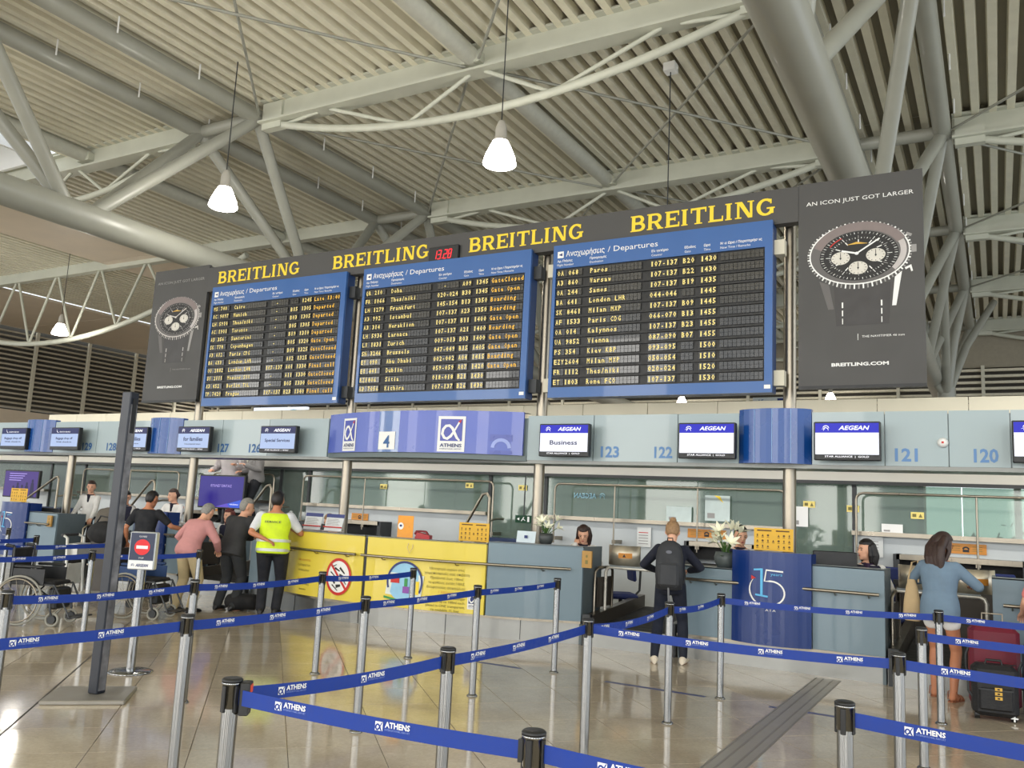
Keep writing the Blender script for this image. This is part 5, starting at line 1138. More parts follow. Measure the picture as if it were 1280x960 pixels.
# ================================================================== WHEELCHAIRS, TROLLEY, LUGGAGE
def wheel(mb, x, z, r, tm_, rw, spokes=0, n=28):
    P = [(x, r*math.cos(2*PI*k/n), z+r*math.sin(2*PI*k/n)) for k in range(n)]; mb.tube(P, rw, tm_, 8, closed=True)
def wheelchair(x, y, rz, label, fab, arm):
    t = thing('wheelchair', label, 'wheelchair', (x, y, 0), rz, 'wheelchairs parked at left'); tyre = mat('tyre_grey', (150, 148, 138), .6); fr = mat('chair_frame_grey', (70, 72, 74), .35, .6); fabm = fab
    for s in (-1, 1):
        mb = MB(); wheel(mb, s*.28, .305, .292, tyre, .014); w_ = mb.build('drive_wheel', t)
        mb = MB(); wheel(mb, s*.315, .305, .26, M_SS, .009); mb.build('hand_rim', w_)
        mb = MB()
        for k in range(14): a = 2*PI*k/14; mb.tube([(s*.27, 0, .305), (s*.28, .285*math.cos(a), .305+.285*math.sin(a))], .003, M_SS, 4)
        mb.tube([(s*.24, 0, .305), (s*.31, 0, .305)], .03, M_DKG, 12); mb.build('spokes', w_)
        mb = MB(); P = [(s*.22, .42+.075*math.cos(2*PI*k/18), .085+.075*math.sin(2*PI*k/18)) for k in range(18)]; mb.tube(P, .014, tyre, 8, closed=True); mb.tube([(s*.2, .42, .085), (s*.24, .42, .085)], .05, M_DKG, 12); mb.tube([(s*.22, .42, .085), (s*.25, .4, .2), (s*.24, .38, .3)], .014, fr, 6); mb.build('caster', t)
        mb = MB(); mb.tube([(s*.22, -.24, .96), (s*.22, -.16, .95), (s*.22, -.15, .3), (s*.22, .38, .3), (s*.22, .4, .5), (s*.22, -.15, .5)], .013, fr, 8); mb.tube([(s*.22, .4, .5), (s*.2, .52, .3), (s*.2, .62, .12)], .012, fr, 8); mb.build('frame_side', t)
        MB().tube([(s*.22, -.27, .96), (s*.22, -.17, .95)], .02, M_BLACK, 8).build('push_grip', t)
        mb = MB(); mb.bbox(s*.25-.03, s*.25+.03, -.1, .25, .7, .735, .01, arm); mb.box(s*.25-.006, s*.25+.006, -.12, .28, .5, .69, arm); mb.build('armrest', t)
        mb = MB(); mb.box(s*.1-.08, s*.1+.08, .56, .72, .11, .125, M_BLACK); mb.build('footplate', t)
    MB().bbox(-.21, .21, -.14, .38, .49, .54, .015, fabm).build('seat', t); MB().bbox(-.21, .21, -.2, -.16, .52, .93, .015, fabm).build('backrest', t)
    MB().tube([(-.2, .1, .32), (.2, .1, .5)], .01, fr, 6).tube([(.2, .1, .32), (-.2, .1, .5)], .01, fr, 6).build('cross_brace', t)
    MB().bbox(-.17, .17, .3, .42, .2, .46, .02, M_BLACK).build('calf_strap', t)
bf = mat('black_fabric', (28, 28, 30), .85)
wheelchair(-10.72, 6.72, math.radians(-62), 'black wheelchair at the left edge of the photo', bf, M_BLACK)
wheelchair(-10.45, 8.05, math.radians(-70), 'wheelchair with blue armrests behind the no entry stand', bf, mat('armrest_blue', (40, 66, 110), .6))
def trolley(x, y, rz, label):
    t = thing('luggage_trolley', label, 'trolley', (x, y, 0), rz)
    al = mat('trolley_alu', (198, 198, 192), .4, .4)
    for s in (-1, 1):
        MB().tube([(s*.25, -.35, .16), (s*.25, -.38, .5), (s*.25, -.42, .98), (s*.22, -.5, 1.02)], .022, al, 8).build('upright', t); MB().tube([(s*.25, -.35, .16), (s*.12, .5, .14)], .022, al, 8).build('base_rail', t)
        mb = MB(); mb.tube([(s*.26, -.33, .08), (s*.3, -.33, .08)], .08, M_DKG, 16); mb.build('rear_wheel', t)
    MB().tube([(-.25, -.5, 1.02), (.25, -.5, 1.02)], .022, M_BLACK, 10).build('push_bar', t); MB().box(-.22, .22, -.3, .45, .17, .19, al).build('load_deck', t); MB().tube([(-.03, .5, .06), (.03, .5, .06)], .06, M_DKG, 14).build('front_wheel', t)
    MB().box(-.2, .2, -.42, -.28, .72, .9, al).build('hand_basket', t); MB().box(-.2, .2, -.41, -.38, .3, .6, mat('trolley_white_panel', (214, 214, 208), .5)).build('advert_panel', t)
trolley(-11.7, 8.35, math.radians(-60), 'metal luggage trolley between the leftmost counter and the black totem')
t = thing('travel_bag', 'black shoulder bag and coat heaped on the luggage trolley handle', 'bag', (-12.9, 9.2, 0), .3)
MB().ell((0, 0, 1.0), (.3, .18, .2), bf, 16, 10).ell((.15, .05, .86), (.22, .15, .18), bf, 14, 8).build('bag_body', t); MB().tube([(-.2, 0, 1.1), (-.1, 0, 1.28), (.1, 0, 1.25), (.2, 0, 1.1)], .015, M_BLACK, 6).build('strap', t); MB().box(-.15, .15, -.1, .1, 0, .86, M_BROWN).build('stand_case', t)
t = thing('holdall', 'soft black holdall on the floor at the feet of the dark jacket passenger', 'bag', (-10.05, 9.62, 0), .5)
MB().rings([[Vector((x, .15*k_*math.cos(a)*1.0, .135+.135*k_*math.sin(a)*(1+.1*math.sin(x*40)))) for a in [2*PI*i/16 for i in range(16)]] for x, k_ in ((-.24, .45), (-.21, .8), (-.08, .95), (.1, .9), (.21, .8), (.24, .45))], bf).build('bag_body', t); MB().tube([(-.12, 0, .24), (-.08, 0, .33), (.08, 0, .33), (.12, 0, .23)], .012, M_BLACK, 6).build('handle', t); MB().tube([(-.18, .02, .25), (.18, .02, .25)], .005, M_DKG, 6).build('zip', t)
def suitcase(x, y, rz, w_, h_, d_, m, label, logo=False, handle=0):
    t = thing('suitcase', label, 'suitcase', (x, y, 0), rz); MB().bbox(-w_/2, w_/2, -d_/2, d_/2, .04, h_, .04, m).build('shell', t)
    MB().bbox(-w_/2+.05, w_/2-.05, -d_/2-.025, -d_/2+.01, .1, h_*.6, .015, m).build('front_pocket', t); MB().box(-w_/2+.05, w_/2-.05, -d_/2-.027, -d_/2-.022, h_*.6-.02, h_*.6-.01, M_DKG).build('zip', t)
    for s in (-1, 1):
        MB().tube([(s*(w_/2-.04)-.02, -.02, .04), (s*(w_/2-.04)+.02, -.02, .04)], .04, M_BLACK, 14).build('wheel', t)
    MB().tube([(-.07, 0, h_-.005), (-.06, 0, h_+.035), (.06, 0, h_+.035), (.07, 0, h_-.005)], .012, M_BLACK, 8).build('carry_handle', t)
    if handle:
        MB().tube([(-.09, .05, h_-.02), (-.09, .05, h_+handle), (.09, .05, h_+handle), (.09, .05, h_-.02)], .009, M_SS, 8).build('pull_handle', t)
    MB().tube([(-w_/2, -d_/4, h_*.4), (-w_/2-.03, -d_/4, h_*.5), (-w_/2-.03, -d_/4, h_*.65), (-w_/2, -d_/4, h_*.75)], .012, M_DKG, 8).build('side_handle', t)
    if logo:
        mb = MB(); F = frame((0.02, -d_/2-.027, .2)); yl = M_GOLD
        for k in range(3): mb.poly(rect(-.03, .0+.04*k, .03, .028+.04*k), F, yl, .001); mb.poly(rect(-.01, .006+.04*k, .01, .02+.04*k), F, M_BLKP, .002)
        mb.build('yellow_tag', t); mb = MB(); F = frame((w_/2-.04, -.065, .04)); mb.poly(rect(-.03, -.007, .03, .007), F, M_WHITE, .0); mb.poly(rect(-.007, -.03, .007, .03), F, M_WHITE, .001); mb.build('wheel_cross', t)
    return t
blk = mat('black_luggage', (24, 24, 27), .6, 0, .1, 20, bump=.2); mar = mat('maroon_luggage', (108, 22, 44), .5, 0, .08, 12)
suitcase(-.08, 9.5, .12, .38, .5, .22, blk, 'small black wheeled case with yellow tag and white cross wheel at right', True)
suitcase(-.08, 9.98, .1, .44, .8, .26, mar, 'maroon suitcase standing behind the small black case', handle=.12)
suitcase(.36, 9.6, -.1, .4, .72, .25, mat('charcoal_luggage', (34, 38, 48), .6), 'tall charcoal suitcase at the right edge of the photo')

# ================================================================== PEOPLE
SK1 = mat('skin_fair', (226, 172, 142), .55, 0, .04, 10); SK2 = mat('skin_tan', (190, 126, 92), .55, 0, .04, 10)
EYE_D = mat('eye_dark', (40, 28, 24), .3); LIP = mat('lip_rose', (176, 84, 80), .5)
def cloth(name, rgb, rough=.85): return mat(name, rgb, rough, 0, .08, 9, bump=.5, bscale=14)
def remesh(mb, name, vox, mats, parent, smooth=2):
    me = mb.mesh(name); o = bpy.data.objects.new(name, me); col.objects.link(o)
    m = o.modifiers.new('r', 'REMESH'); m.mode = 'VOXEL'; m.voxel_size = vox; m.use_smooth_shade = True
    if smooth: q = o.modifiers.new('s', 'SMOOTH'); q.factor = .5; q.iterations = smooth
    bpy.context.view_layer.update(); dg = bpy.context.evaluated_depsgraph_get()
    n = bpy.data.meshes.new_from_object(o.evaluated_get(dg)); o.modifiers.clear(); o.data = n; bpy.data.meshes.remove(me)
    n.name = name; n.materials.clear(); n.materials.append(mats)
    o.parent = parent; return o
def limb(mb, pts, rs, n=14, flat=1.0):   # tapered limb with rounded ends
    pts = [Vector(p) for p in pts]; P = []; R = []
    d0 = (pts[1]-pts[0]).normalized(); d1 = (pts[-1]-pts[-2]).normalized()
    for a in (90, 60, 30): q = math.radians(a); P.append(pts[0]-d0*rs[0]*math.sin(q)*.9); R.append(max(.002, rs[0]*math.cos(q)))
    for i in range(len(pts)-1):
        for k in range(4): f = k/4; P.append(pts[i].lerp(pts[i+1], f)); R.append(rs[i]*(1-f)+rs[i+1]*f)
    P.append(pts[-1]); R.append(rs[-1])
    for a in (30, 60, 90): q = math.radians(a); P.append(pts[-1]+d1*rs[-1]*math.sin(q)*.9); R.append(max(.002, rs[-1]*math.cos(q)))
    mb.tube(P, R, None, n)
def ik(a, b, l1, l2, pole):
    a, b = Vector(a), Vector(b); d = b-a; L = min(d.length, (l1+l2)*.995); u = d.normalized(); b = a+u*L
    x = (l1*l1-l2*l2+L*L)/(2*L); h = math.sqrt(max(0, l1*l1-x*x)); p = Vector(pole); p = (p-u*p.dot(u)).normalized()
    return a+u*x+p*h, b
TORSO = [(-.12, .10, .085), (-.08, .155, .112), (-.02, .168, .12), (.06, .16, .11), (.15, .135, .098), (.24, .148, .105), (.32, .162, .112), (.40, .17, .1), (.445, .15, .082), (.475, .1, .062), (.50, .062, .056)]
def person(label, loc, deg, H=1.7, pz=None, lean=0, side=0, neck=0, hyaw=0, hands=((.2, .1, .8), (-.2, .1, .8)), feet=((.1, 0), (-.1, 0)), poles=None,
           skin=SK1, hairc=None, hair='short', top=None, sleeve='long', hem=-.1, topoff=.014, bottom=None, legs='long', shoes=None, male=False, vest=None, scarf=None, face=True, curl=.6, group=None, footyaw=0, girth=1.0):
    t = thing('person', label, 'person', loc, math.radians(deg), group); S = H/1.7; V = lambda x, y, z: Vector((x, y, z))*S
    pzz = (pz if pz is not None else .92*S)/S; P = V(0, 0, pzz); Lr = math.radians(lean); Sr = math.radians(side)
    d = Vector((math.sin(Sr)*math.cos(Lr), math.sin(Lr), math.cos(Lr)*math.cos(Sr))).normalized(); xs = Vector((math.cos(Sr), 0, -math.sin(Sr))); ys = d.cross(xs)*-1
    ys = xs.cross(d)*-1; ys = d.cross(xs); kx = (1.1 if male else .98)*girth
    if ys.y < 0: ys = -ys
    def bend(tt):   # spine curves gently with the lean
        return P+d*tt*S+ys*(-.02+.09*(tt-.1)*(tt-.1))*S*(1 if lean > 8 else .3)
    def torso(mb, t0, t1, off, gx=1.0):
        L = [q for q in TORSO if t0 <= q[0] <= t1]
        def at(tt):
            for a, b in zip(TORSO, TORSO[1:]):
                if a[0] <= tt <= b[0]: f = (tt-a[0])/(b[0]-a[0]); return (tt, a[1]+(b[1]-a[1])*f, a[2]+(b[2]-a[2])*f)
            return TORSO[0] if tt < TORSO[0][0] else TORSO[-1]
        if t0 < TORSO[0][0]: L = [(t0, .165, .12), (t0*.5-.06, .168, .12)]+[(q[0], max(q[1], .165) if q[0] < 0 else q[1], max(q[2], .12) if q[0] < 0 else q[2]) for q in L]
        elif L[0][0] > t0+.005: L = [at(t0)]+L
        if L[-1][0] < t1-.005: L = L+[at(t1)]
        mb.rings([[bend(q[0])+xs*(q[1]*kx*gx+off)*S*math.cos(a)*(abs(math.cos(a))**-.12 if abs(math.cos(a)) > .05 else 1)+ys*(q[2]*girth+off)*S*math.sin(a) for a in [2*PI*i/24 for i in range(24)]] for q in L])
    N = bend(.49); Cn = bend(.42); sw = (.2 if male else .17)*(.5+.5*girth)
    Lh = Lr+math.radians(neck)*.5; dn = Vector((0, math.sin(Lh*.8), math.cos(Lh*.8))); HB = N+dn*.055*S
    Rh = Matrix.Rotation(math.radians(hyaw), 3, 'Z') @ Matrix.Rotation(-(Lr*.35+math.radians(neck)), 3, 'X')
    HC = HB+Rh @ V(0, .018, .094); Q = S*1.09; h = lambda x, y, z: HC+Rh @ (Vector((x, y, z))*Q)
    R4 = Rh.to_4x4()
    sh = [Cn+xs*sw*S*k+d*-.005*S for k in (1, -1)]
    arms = []
    for i, k in enumerate((1, -1)):
        pl = (poles[i] if poles else (k*.5, -.6, -.8)); e, w_ = ik(sh[i], V(*hands[i])*1.0 if pz is None else Vector(hands[i]), .285*S, .245*S, pl); arms.append((sh[i], e, w_, k))
    lg = []
    for i, k in enumerate((1, -1)):
        hp = P+V(k*.088*kx, 0, -.03); an = Vector((feet[i][0], feet[i][1], .085*S if len(feet[i]) < 3 else feet[i][2])); kn, an = ik(hp, an, .43*S, .41*S, (k*.12, 1, .2)); lg.append((hp, kn, an, k))
    # ---- body, one continuous surface
    mb = MB(); torso(mb, -.12, .5, 0); limb(mb, [bend(.44), HB+dn*.03*S], [.058*S*kx, .05*S])
    mb.ell(h(0, -.008, .02), (.074*Q, .094*Q, .1*Q), None, 20, 14, R4); mb.ell(h(0, .022, -.055), (.055*Q, .066*Q, .056*Q), None, 16, 10, R4); mb.ell(h(0, .045, .0), (.056*Q, .045*Q, .07*Q), None, 16, 10, R4)
    limb(mb, [h(0, .085, .02), h(0, .102, -.018)], [.009*Q, .014*Q], 8); mb.ell(h(0, .082, -.05), (.022*Q, .014*Q, .012*Q), None, 10, 6, R4); mb.ell(h(0, .075, -.088), (.024*Q, .018*Q, .018*Q), None, 10, 6, R4)
    for k in (1, -1): mb.ell(h(k*.075, -.01, 0), (.012*Q, .022*Q, .032*Q), None, 8, 6, R4)
    for a, e, w_, k in arms: limb(mb, [a, e], [.05*S*kx, .04*S]); limb(mb, [e, e.lerp(w_, .3), w_], [.039*S, .04*S, .026*S])
    for hp, kn, an, k in lg:
        limb(mb, [hp+V(0, 0, .02), kn], [.088*S*kx, .055*S]); limb(mb, [kn, kn.lerp(an, .3)+V(0, -.012, 0), an], [.053*S, .055*S, .036*S])
    hm = MB()
    fyaw = []
    for hp, kn, an, k in lg:
        a = math.radians(footyaw+k*-8); fyaw.append(a); f = Vector((-math.sin(a), math.cos(a), 0)); b = Vector((an.x, an.y, 0))
        limb(mb, [an, b+f*-.02*S+V(0, 0, .04)], [.036*S, .04*S]); limb(mb, [b-f*.03*S+V(0, 0, .035), b+f*.09*S+V(0, 0, .03), b+f*.15*S+V(0, 0, .022)], [.035*S, .038*S, .024*S])
    body = remesh(mb, 'body', .0125*S, skin, t, 2)
    # hands: palm, four fingers, thumb, fused into the body mesh
    for a, e, w_, k in arms:
        dr = (w_-e).normalized(); up = Vector((0, 0, 1)); sd = dr.cross(up); sd = sd.normalized() if sd.length > .05 else Vector((1, 0, 0)); nrm = sd.cross(dr).normalized()
        if nrm.z < 0: nrm = -nrm
        hm.rings([[w_+dr*q*S+sd*rx*S*math.cos(b)+nrm*rz*S*math.sin(b) for b in [2*PI*i/12 for i in range(12)]] for q, rx, rz in ((-.02, .024, .02), (.02, .032, .018), (.06, .041, .015), (.085, .038, .012), (.095, .03, .008))])
        for i in range(4):
            o_ = (i-1.5)*.021; L = (.062, .074, .07, .055)[i if k > 0 else 3-i]; b = w_+dr*.085*S+sd*o_*S
            p1 = b+dr*L*.5*S-nrm*.008*S*curl; p2 = p1+(dr*math.cos(curl)-nrm*math.sin(curl))*L*.35*S; p3 = p2+(dr*math.cos(curl*1.8)-nrm*math.sin(curl*1.8))*L*.3*S
            hm.tube([b-dr*.01*S, p1, p2, p3], [.0095*S, .009*S, .008*S, .006*S], None, 8)
        ins = sd*(1 if (sd.dot(Vector((-k, 0, 0))) > 0) else -1); b = w_+dr*.025*S+ins*.025*S
        hm.tube([b, b+ins*.022*S+dr*.025*S-nrm*.006*S, b+ins*.03*S+dr*.05*S-nrm*.014*S, b+ins*.028*S+dr*.066*S-nrm*.02*S], [.012*S, .0105*S, .009*S, .007*S], None, 8)
    bm = bmesh.new(); bm.from_mesh(body.data); hm.mats = [skin]; me2 = hm.mesh('h'); bm.from_mesh(me2); bm.to_mesh(body.data); bm.free(); bpy.data.meshes.remove(me2)
    for p in body.data.polygons: p.use_smooth = True; p.material_index = 0
    # ---- face
    if face:
        mb = MB()
        for k in (1, -1): mb.ell(h(k*.03, .083, .012), (.012*Q, .007*Q, .006*Q), EYE_D, 10, 6, R4)
        mb.build('eyes', t); mb = MB()
        for k in (1, -1): mb.tube([h(k*.015, .092, .03), h(k*.032, .09, .036), h(k*.047, .08, .03)], .0035*Q, hairc or EYE_D, 6)
        mb.build('eyebrows', t); MB().ell(h(0, .094, -.05), (.02*Q, .006*Q, .007*Q), LIP, 10, 6, R4).build('mouth', t)
    # ---- hair
    if hairc:
        mb = MB(); n, kk = 28, 18; vs = []; fs = []
        for i in range(kk+1):
            a = -PI/2+PI*i/kk
            for j in range(n):
                b = 2*PI*j/n; v = Vector((.084*math.cos(a)*math.cos(b), .104*math.cos(a)*math.sin(b), .113*math.sin(a)))
                y, z = v.y, v.z; lowfront = y > -.02 and z < .055-.35*max(0, .03-y) ; low = z < (-.09 if y < 0 or hair in ('long', 'bob') else -.05)
                if lowfront or low: v *= .78
                vs.append(h(0, -.012, .028)+Rh @ (v*Q*(1+.02*math.sin(b*9))))
        for i in range(kk):
            for j in range(n): q = (j+1) % n; fs.append((i*n+j, i*n+q, i*n+n+q, i*n+n+j))
        mb.add(vs, fs, hairc, True)
        if hair == 'bun': mb.ell(h(0, -.06, .125), (.04*Q, .038*Q, .032*Q), hairc, 14, 10, R4)
        if hair == 'lowbun': mb.ell(h(0, -.115, .0), (.034*Q, .03*Q, .034*Q), hairc, 14, 10, R4)
        if hair == 'pony': limb(mb, [h(0, -.1, .03), h(.03, -.13, -.06), h(.05, -.11, -.2)], [.025*Q, .03*Q, .012*Q])
        if hair in ('long', 'bob'):
            m2 = MB(); L = .34 if hair == 'long' else .15
            back = bend(.47)-ys*.085*S
            for x in (-.055, -.02, .02, .055):
                e = h(x*1.25, -.06, -L) if hair == 'bob' else h(x*1.3, -.1, -.13).lerp(back+xs*x*S-d*(L-.12)*S, 1.0)
                limb(m2, [h(x, -.05, .06), h(x*1.3, -.075, -.06), e] if hair == 'bob' else [h(x, -.05, .06), h(x*1.3, -.085, -.05), (h(x*1.3, -.1, -.13)+back+xs*x*Q)*.5, e], [.04*Q, .042*Q, .03*Q] if hair == 'bob' else [.04*Q, .042*Q, .04*Q, .022*Q])
            for k in (1, -1): limb(m2, [h(k*.07, .0, .05), h(k*.083, .005, -.05), h(k*.07, .0, -.13 if hair == 'bob' else -.16)], [.02*Q, .024*Q, .018*Q])
            remesh(m2, 'hair_lengths', .011*S, hairc, t, 2)
        mb.build('hair', t)
    # ---- clothes
    if top:
        mb = MB(); torso(mb, hem, .47, topoff)
        for a, e, w_, k in arms:
            if sleeve == 'none': limb(mb, [a-xs*k*.03*S, a], [.06*S, .055*S])
            elif sleeve == 'short': limb(mb, [a-xs*k*.02*S, a.lerp(e, .72)], [.068*S*kx, .058*S])
            elif sleeve == 'three': limb(mb, [a-xs*k*.02*S, e, e.lerp(w_, .45)], [.066*S*kx, .054*S, .046*S])
            else: limb(mb, [a-xs*k*.02*S, e, w_], [(.054+topoff)*S*kx, (.04+topoff)*S, (.025+topoff)*S])
        remesh(mb, 'shirt' if topoff < .02 else 'jacket', .0125*S, top, t, 2)
    if bottom:
        mb = MB(); torso(mb, -.12, .03, .012, 1.0)
        for hp, kn, an, k in lg:
            if legs == 'short': limb(mb, [hp+V(0, 0, .02), hp.lerp(kn, .32)], [.1*S*kx, .092*S])
            elif legs == 'slim': limb(mb, [hp+V(0, 0, .02), kn, kn.lerp(an, .3)+V(0, -.012, 0), an], [.1*S*kx, .066*S, .068*S, .05*S])
            else: limb(mb, [hp+V(0, 0, .02), kn, an+V(0, 0, -.0)], [.1*S*kx, .076*S, .068*S])
        remesh(mb, 'shorts' if legs == 'short' else 'trousers', .0125*S, bottom, t, 2)
    if shoes:
        for (hp, kn, an, k), a in zip(lg, fyaw):
            f = Vector((-math.sin(a), math.cos(a), 0)); sdv = Vector((f.y, -f.x, 0)); b = Vector((an.x, an.y, 0)); mb = MB()
            R = []
            for q, wd, z0, z1 in ((-.075, .02, .0, .06), (-.065, .036, 0, .085), (-.03, .042, 0, .1), (.03, .044, 0, .09), (.09, .05, 0, .068), (.15, .046, 0, .055), (.185, .028, .004, .04), (.195, .012, .01, .025)):
                R.append([b+f*q*S+sdv*wd*S*math.cos(c)+V(0, 0, (z0+z1)/2+(z1-z0)/2*math.sin(c)) for c in [2*PI*i/14 for i in range(14)]])
            mb.rings(R, shoes); mb.box(0, 0, 0, 0, 0, 0, shoes) if False else None; mb.build('shoe', t)
    if vest:
        mb = MB(); torso(mb, vest.get('hem', -.06), .465, topoff+.014); v = remesh(mb, 'vest', .0125*S, vest['m'], t, 2)
        if vest.get('bands'):
            for tt in vest['bands']:
                q = [z for z in TORSO if z[0] <= tt][-1]; m3 = MB()
                def ring(tt_): return [bend(tt_)+xs*(q[1]*kx+topoff+.026)*S*math.cos(a)*(abs(math.cos(a))**-.12 if abs(math.cos(a)) > .05 else 1)+ys*(q[2]*girth+topoff+.026)*S*math.sin(a) for a in [2*PI*i/32 for i in range(32)]]
                m3.rings([ring(tt-.02), ring(tt+.02)], mat('reflective_band', (196, 200, 190), .35, .2), True, False); m3.build('reflective_band', v)
            m3 = MB(); F = lambda x, y, dd=0.0: bend(.33+y/S)+xs*x-ys*(.112*girth+topoff+.032+dd)*S; text(m3, 'SERVICE', F, 0, 0, .03, mat('vest_print', (70, 80, 60), .6), align='C', width=.24, bold=.02, dz=.004); m3.build('vest_lettering', v)
    if scarf:
        mb = MB(); limb(mb, [bend(.47)+ys*.05*S+xs*.03*S, bend(.44)+ys*.09*S, bend(.34)+ys*.12*S], [.03*S, .034*S, .02*S]); mb.tube([bend(.475)+(xs*math.cos(a)*.07+ys*math.sin(a)*.068)*S for a in [2*PI*i/16 for i in range(16)]], .018*S, None, 8, closed=True)
        remesh(mb, 'scarf', .01*S, scarf, t, 1)
    t['hands'] = 0; del t['hands']
    return t, dict(P=P, d=d, xs=xs, ys=ys, bend=bend, S=S, arms=arms, lg=lg)
blk_c = cloth('black_cotton', (22, 24, 30)); navy_c = cloth('navy_cotton', (24, 28, 44)); white_c = cloth('white_cotton', (226, 224, 220)); cream_h = mat('cream_leather', (222, 210, 190), .6)
hb_blond = mat('hair_blond', (150, 118, 84), .6, 0, .2, 40, bump=.5, bscale=90); hb_brown = mat('hair_dark_brown', (54, 36, 30), .45, 0, .2, 40, bump=.5, bscale=90); hb_black = mat('hair_black', (26, 22, 22), .45, 0, .2, 40, bump=.5, bscale=90)
hb_grey = mat('hair_grey', (140, 138, 132), .6, 0, .2, 40, bump=.5, bscale=90); hb_red = mat('hair_auburn', (92, 34, 30), .45, 0, .2, 40, bump=.5, bscale=90); scarf_m = cloth('navy_scarf', (28, 26, 44)); shoe_blk = mat('shoe_black', (22, 20, 20), .4)

# 1 backpacker
p, g = person('person with a blond bun in dark clothes, wearing a backpack, leaning on the counter', (-3.45, 10.1, 0), 14, 1.70, lean=6, neck=28, hands=((.2, .33, 1.08), (-.22, .33, 1.06)), feet=((.16, .06), (-.17, -.04)), poles=((1, -.4, -.45), (-1, -.4, -.45)),
              hairc=hb_blond, hair='bun', top=navy_c, bottom=cloth('night_blue_trousers', (20, 26, 42)), legs='slim', shoes=cream_h, sleeve='long', hem=-.04)
t = thing('backpack', 'dark grey backpack with oval badge worn by the blond bun passenger', 'backpack', (-3.45, 10.1, 0), math.radians(14)); bpm = cloth('backpack_grey', (44, 46, 50), .7)
T = Matrix.Translation(g['bend'](.2)-g['ys']*.22)
mb = MB(); mb.rings([[Vector((w_*math.copysign(abs(math.cos(a))**.6, math.cos(a)), dd*math.copysign(abs(math.sin(a))**.6, math.sin(a)), z))+T.translation for a in [2*PI*i/24 for i in range(24)]] for z, w_, dd in ((-.27, .1, .05), (-.26, .15, .09), (-.1, .165, .11), (.1, .16, .11), (.2, .14, .1), (.27, .1, .075), (.3, .05, .04))], bpm); mb.build('pack_body', t)
MB().bbox(-.12, .12, -.15, -.09, -.23, .05, .03, cloth('backpack_pocket', (52, 54, 58), .7), T).build('front_pocket', t)
mb = MB(); F = frame(T @ Vector((0, -.118, .17))); mb.poly(ellipse(0, 0, .035, .02, 18), F, mat('badge_grey', (92, 94, 104), .4), .003); mb.build('oval_badge', t)
MB().tube([T @ Vector(v) for v in ((-.03, .02, .29), (-.03, .0, .33), (.03, .0, .33), (.03, .02, .29))], .008, bpm, 6).build('grab_loop', t)
for k in (1, -1): MB().tube([T @ Vector((k*.07, .06, .24)), g['bend'](.47)+g['xs']*k*.08-g['ys']*.03, g['bend'](.44)+g['xs']*k*.11+g['ys']*.1, g['bend'](.3)+g['xs']*k*.13+g['ys']*.13, g['bend'](.1)+g['xs']*k*.16, T @ Vector((k*.15, .06, -.2))], .018, bpm, 8).build('shoulder_strap', t)
MB().tube([T @ Vector((.0, -.1, -.24)), T @ Vector((.01, -.12, -.42))], .012, mat('strap_grey', (110, 112, 116), .6), 6).build('loose_strap', t)

# 2 denim shirt
p, g = person('person with long brown hair in denim shirt, white shorts and sandals', (-.56, 10.25, 0), -14, 1.71, lean=2, neck=18, hyaw=-28, hands=((.24, .36, 1.14), (-.2, .38, 1.16)), feet=((.13, -.06), (-.1, .1)), poles=((1, -.3, -.7), (-1, -.35, -.5)),
              skin=SK2, hairc=hb_brown, hair='long', top=cloth('denim_blue', (110, 132, 152)), topoff=.03, hem=-.14, sleeve='three', bottom=cloth('white_shorts', (232, 230, 228)), legs='short', shoes=None)
for k in (0, 1):
    an = g['lg'][k][2]; mb = MB(); a = math.radians((-8, 8)[k]); f = Vector((-math.sin(a), math.cos(a), 0)); sd = Vector((f.y, -f.x, 0)); br = mat('sandal_tan', (140, 84, 54), .6); b = Vector((an.x, an.y, 0))
    mb.rings([[b+f*q+sd*w_*c+Vector((0, 0, z)) for c, z in ((-1, 0), (1, 0), (1, .012), (-1, .012))] for q, w_ in ((-.08, .025), (-.04, .038), (.06, .044), (.13, .046), (.19, .025))], br, False)
    for q in (.06, .12): mb.tube([b+f*q+sd*.045*math.cos(c)+Vector((0, 0, .01+.06*math.sin(c)*(1.1-q*3))) for c in [PI*i/8 for i in range(9)]], .007, br, 6)
    mb.tube([b-f*.02+sd*.05+Vector((0, 0, .02)), b-f*.03+sd*.042+Vector((0, 0, .1)), b+f*.045+Vector((0, 0, .1)), b-f*.03-sd*.042+Vector((0, 0, .1)), b-f*.02-sd*.05+Vector((0, 0, .02))], .006, br, 6); mb.build('sandal', p)
t = thing('tote_bag', 'beige tote bag hanging at the left side of the denim shirt woman', 'bag', (-.84, 10.42, 0), -.2); bg = cloth('tote_beige', (190, 166, 128)); mb = MB()
mb.rings([[Vector((w_*math.cos(a), dd*math.sin(a), z)) for a in [2*PI*i/16 for i in range(16)]] for z, w_, dd in ((.74, .07, .03), (.76, .1, .045), (.95, .085, .045), (1.1, .06, .03), (1.18, .035, .02))], bg); mb.build('bag_body', t); MB().tube([(-.04, 0, 1.15), (.0, .02, 1.36), (.06, .02, 1.38), (.07, 0, 1.15)], .01, bg, 6).build('strap', t)

# 3 salmon shirt at the right edge
person('person in a salmon pink shirt cut by the right photo edge', (.5, 9.95, 0), 12, 1.68, lean=8, neck=15, hands=((.25, .3, .95), (-.25, .35, .95)), hairc=hb_brown, top=cloth('salmon_cotton', (236, 136, 130)), sleeve='short', bottom=navy_c, shoes=shoe_blk, male=True)

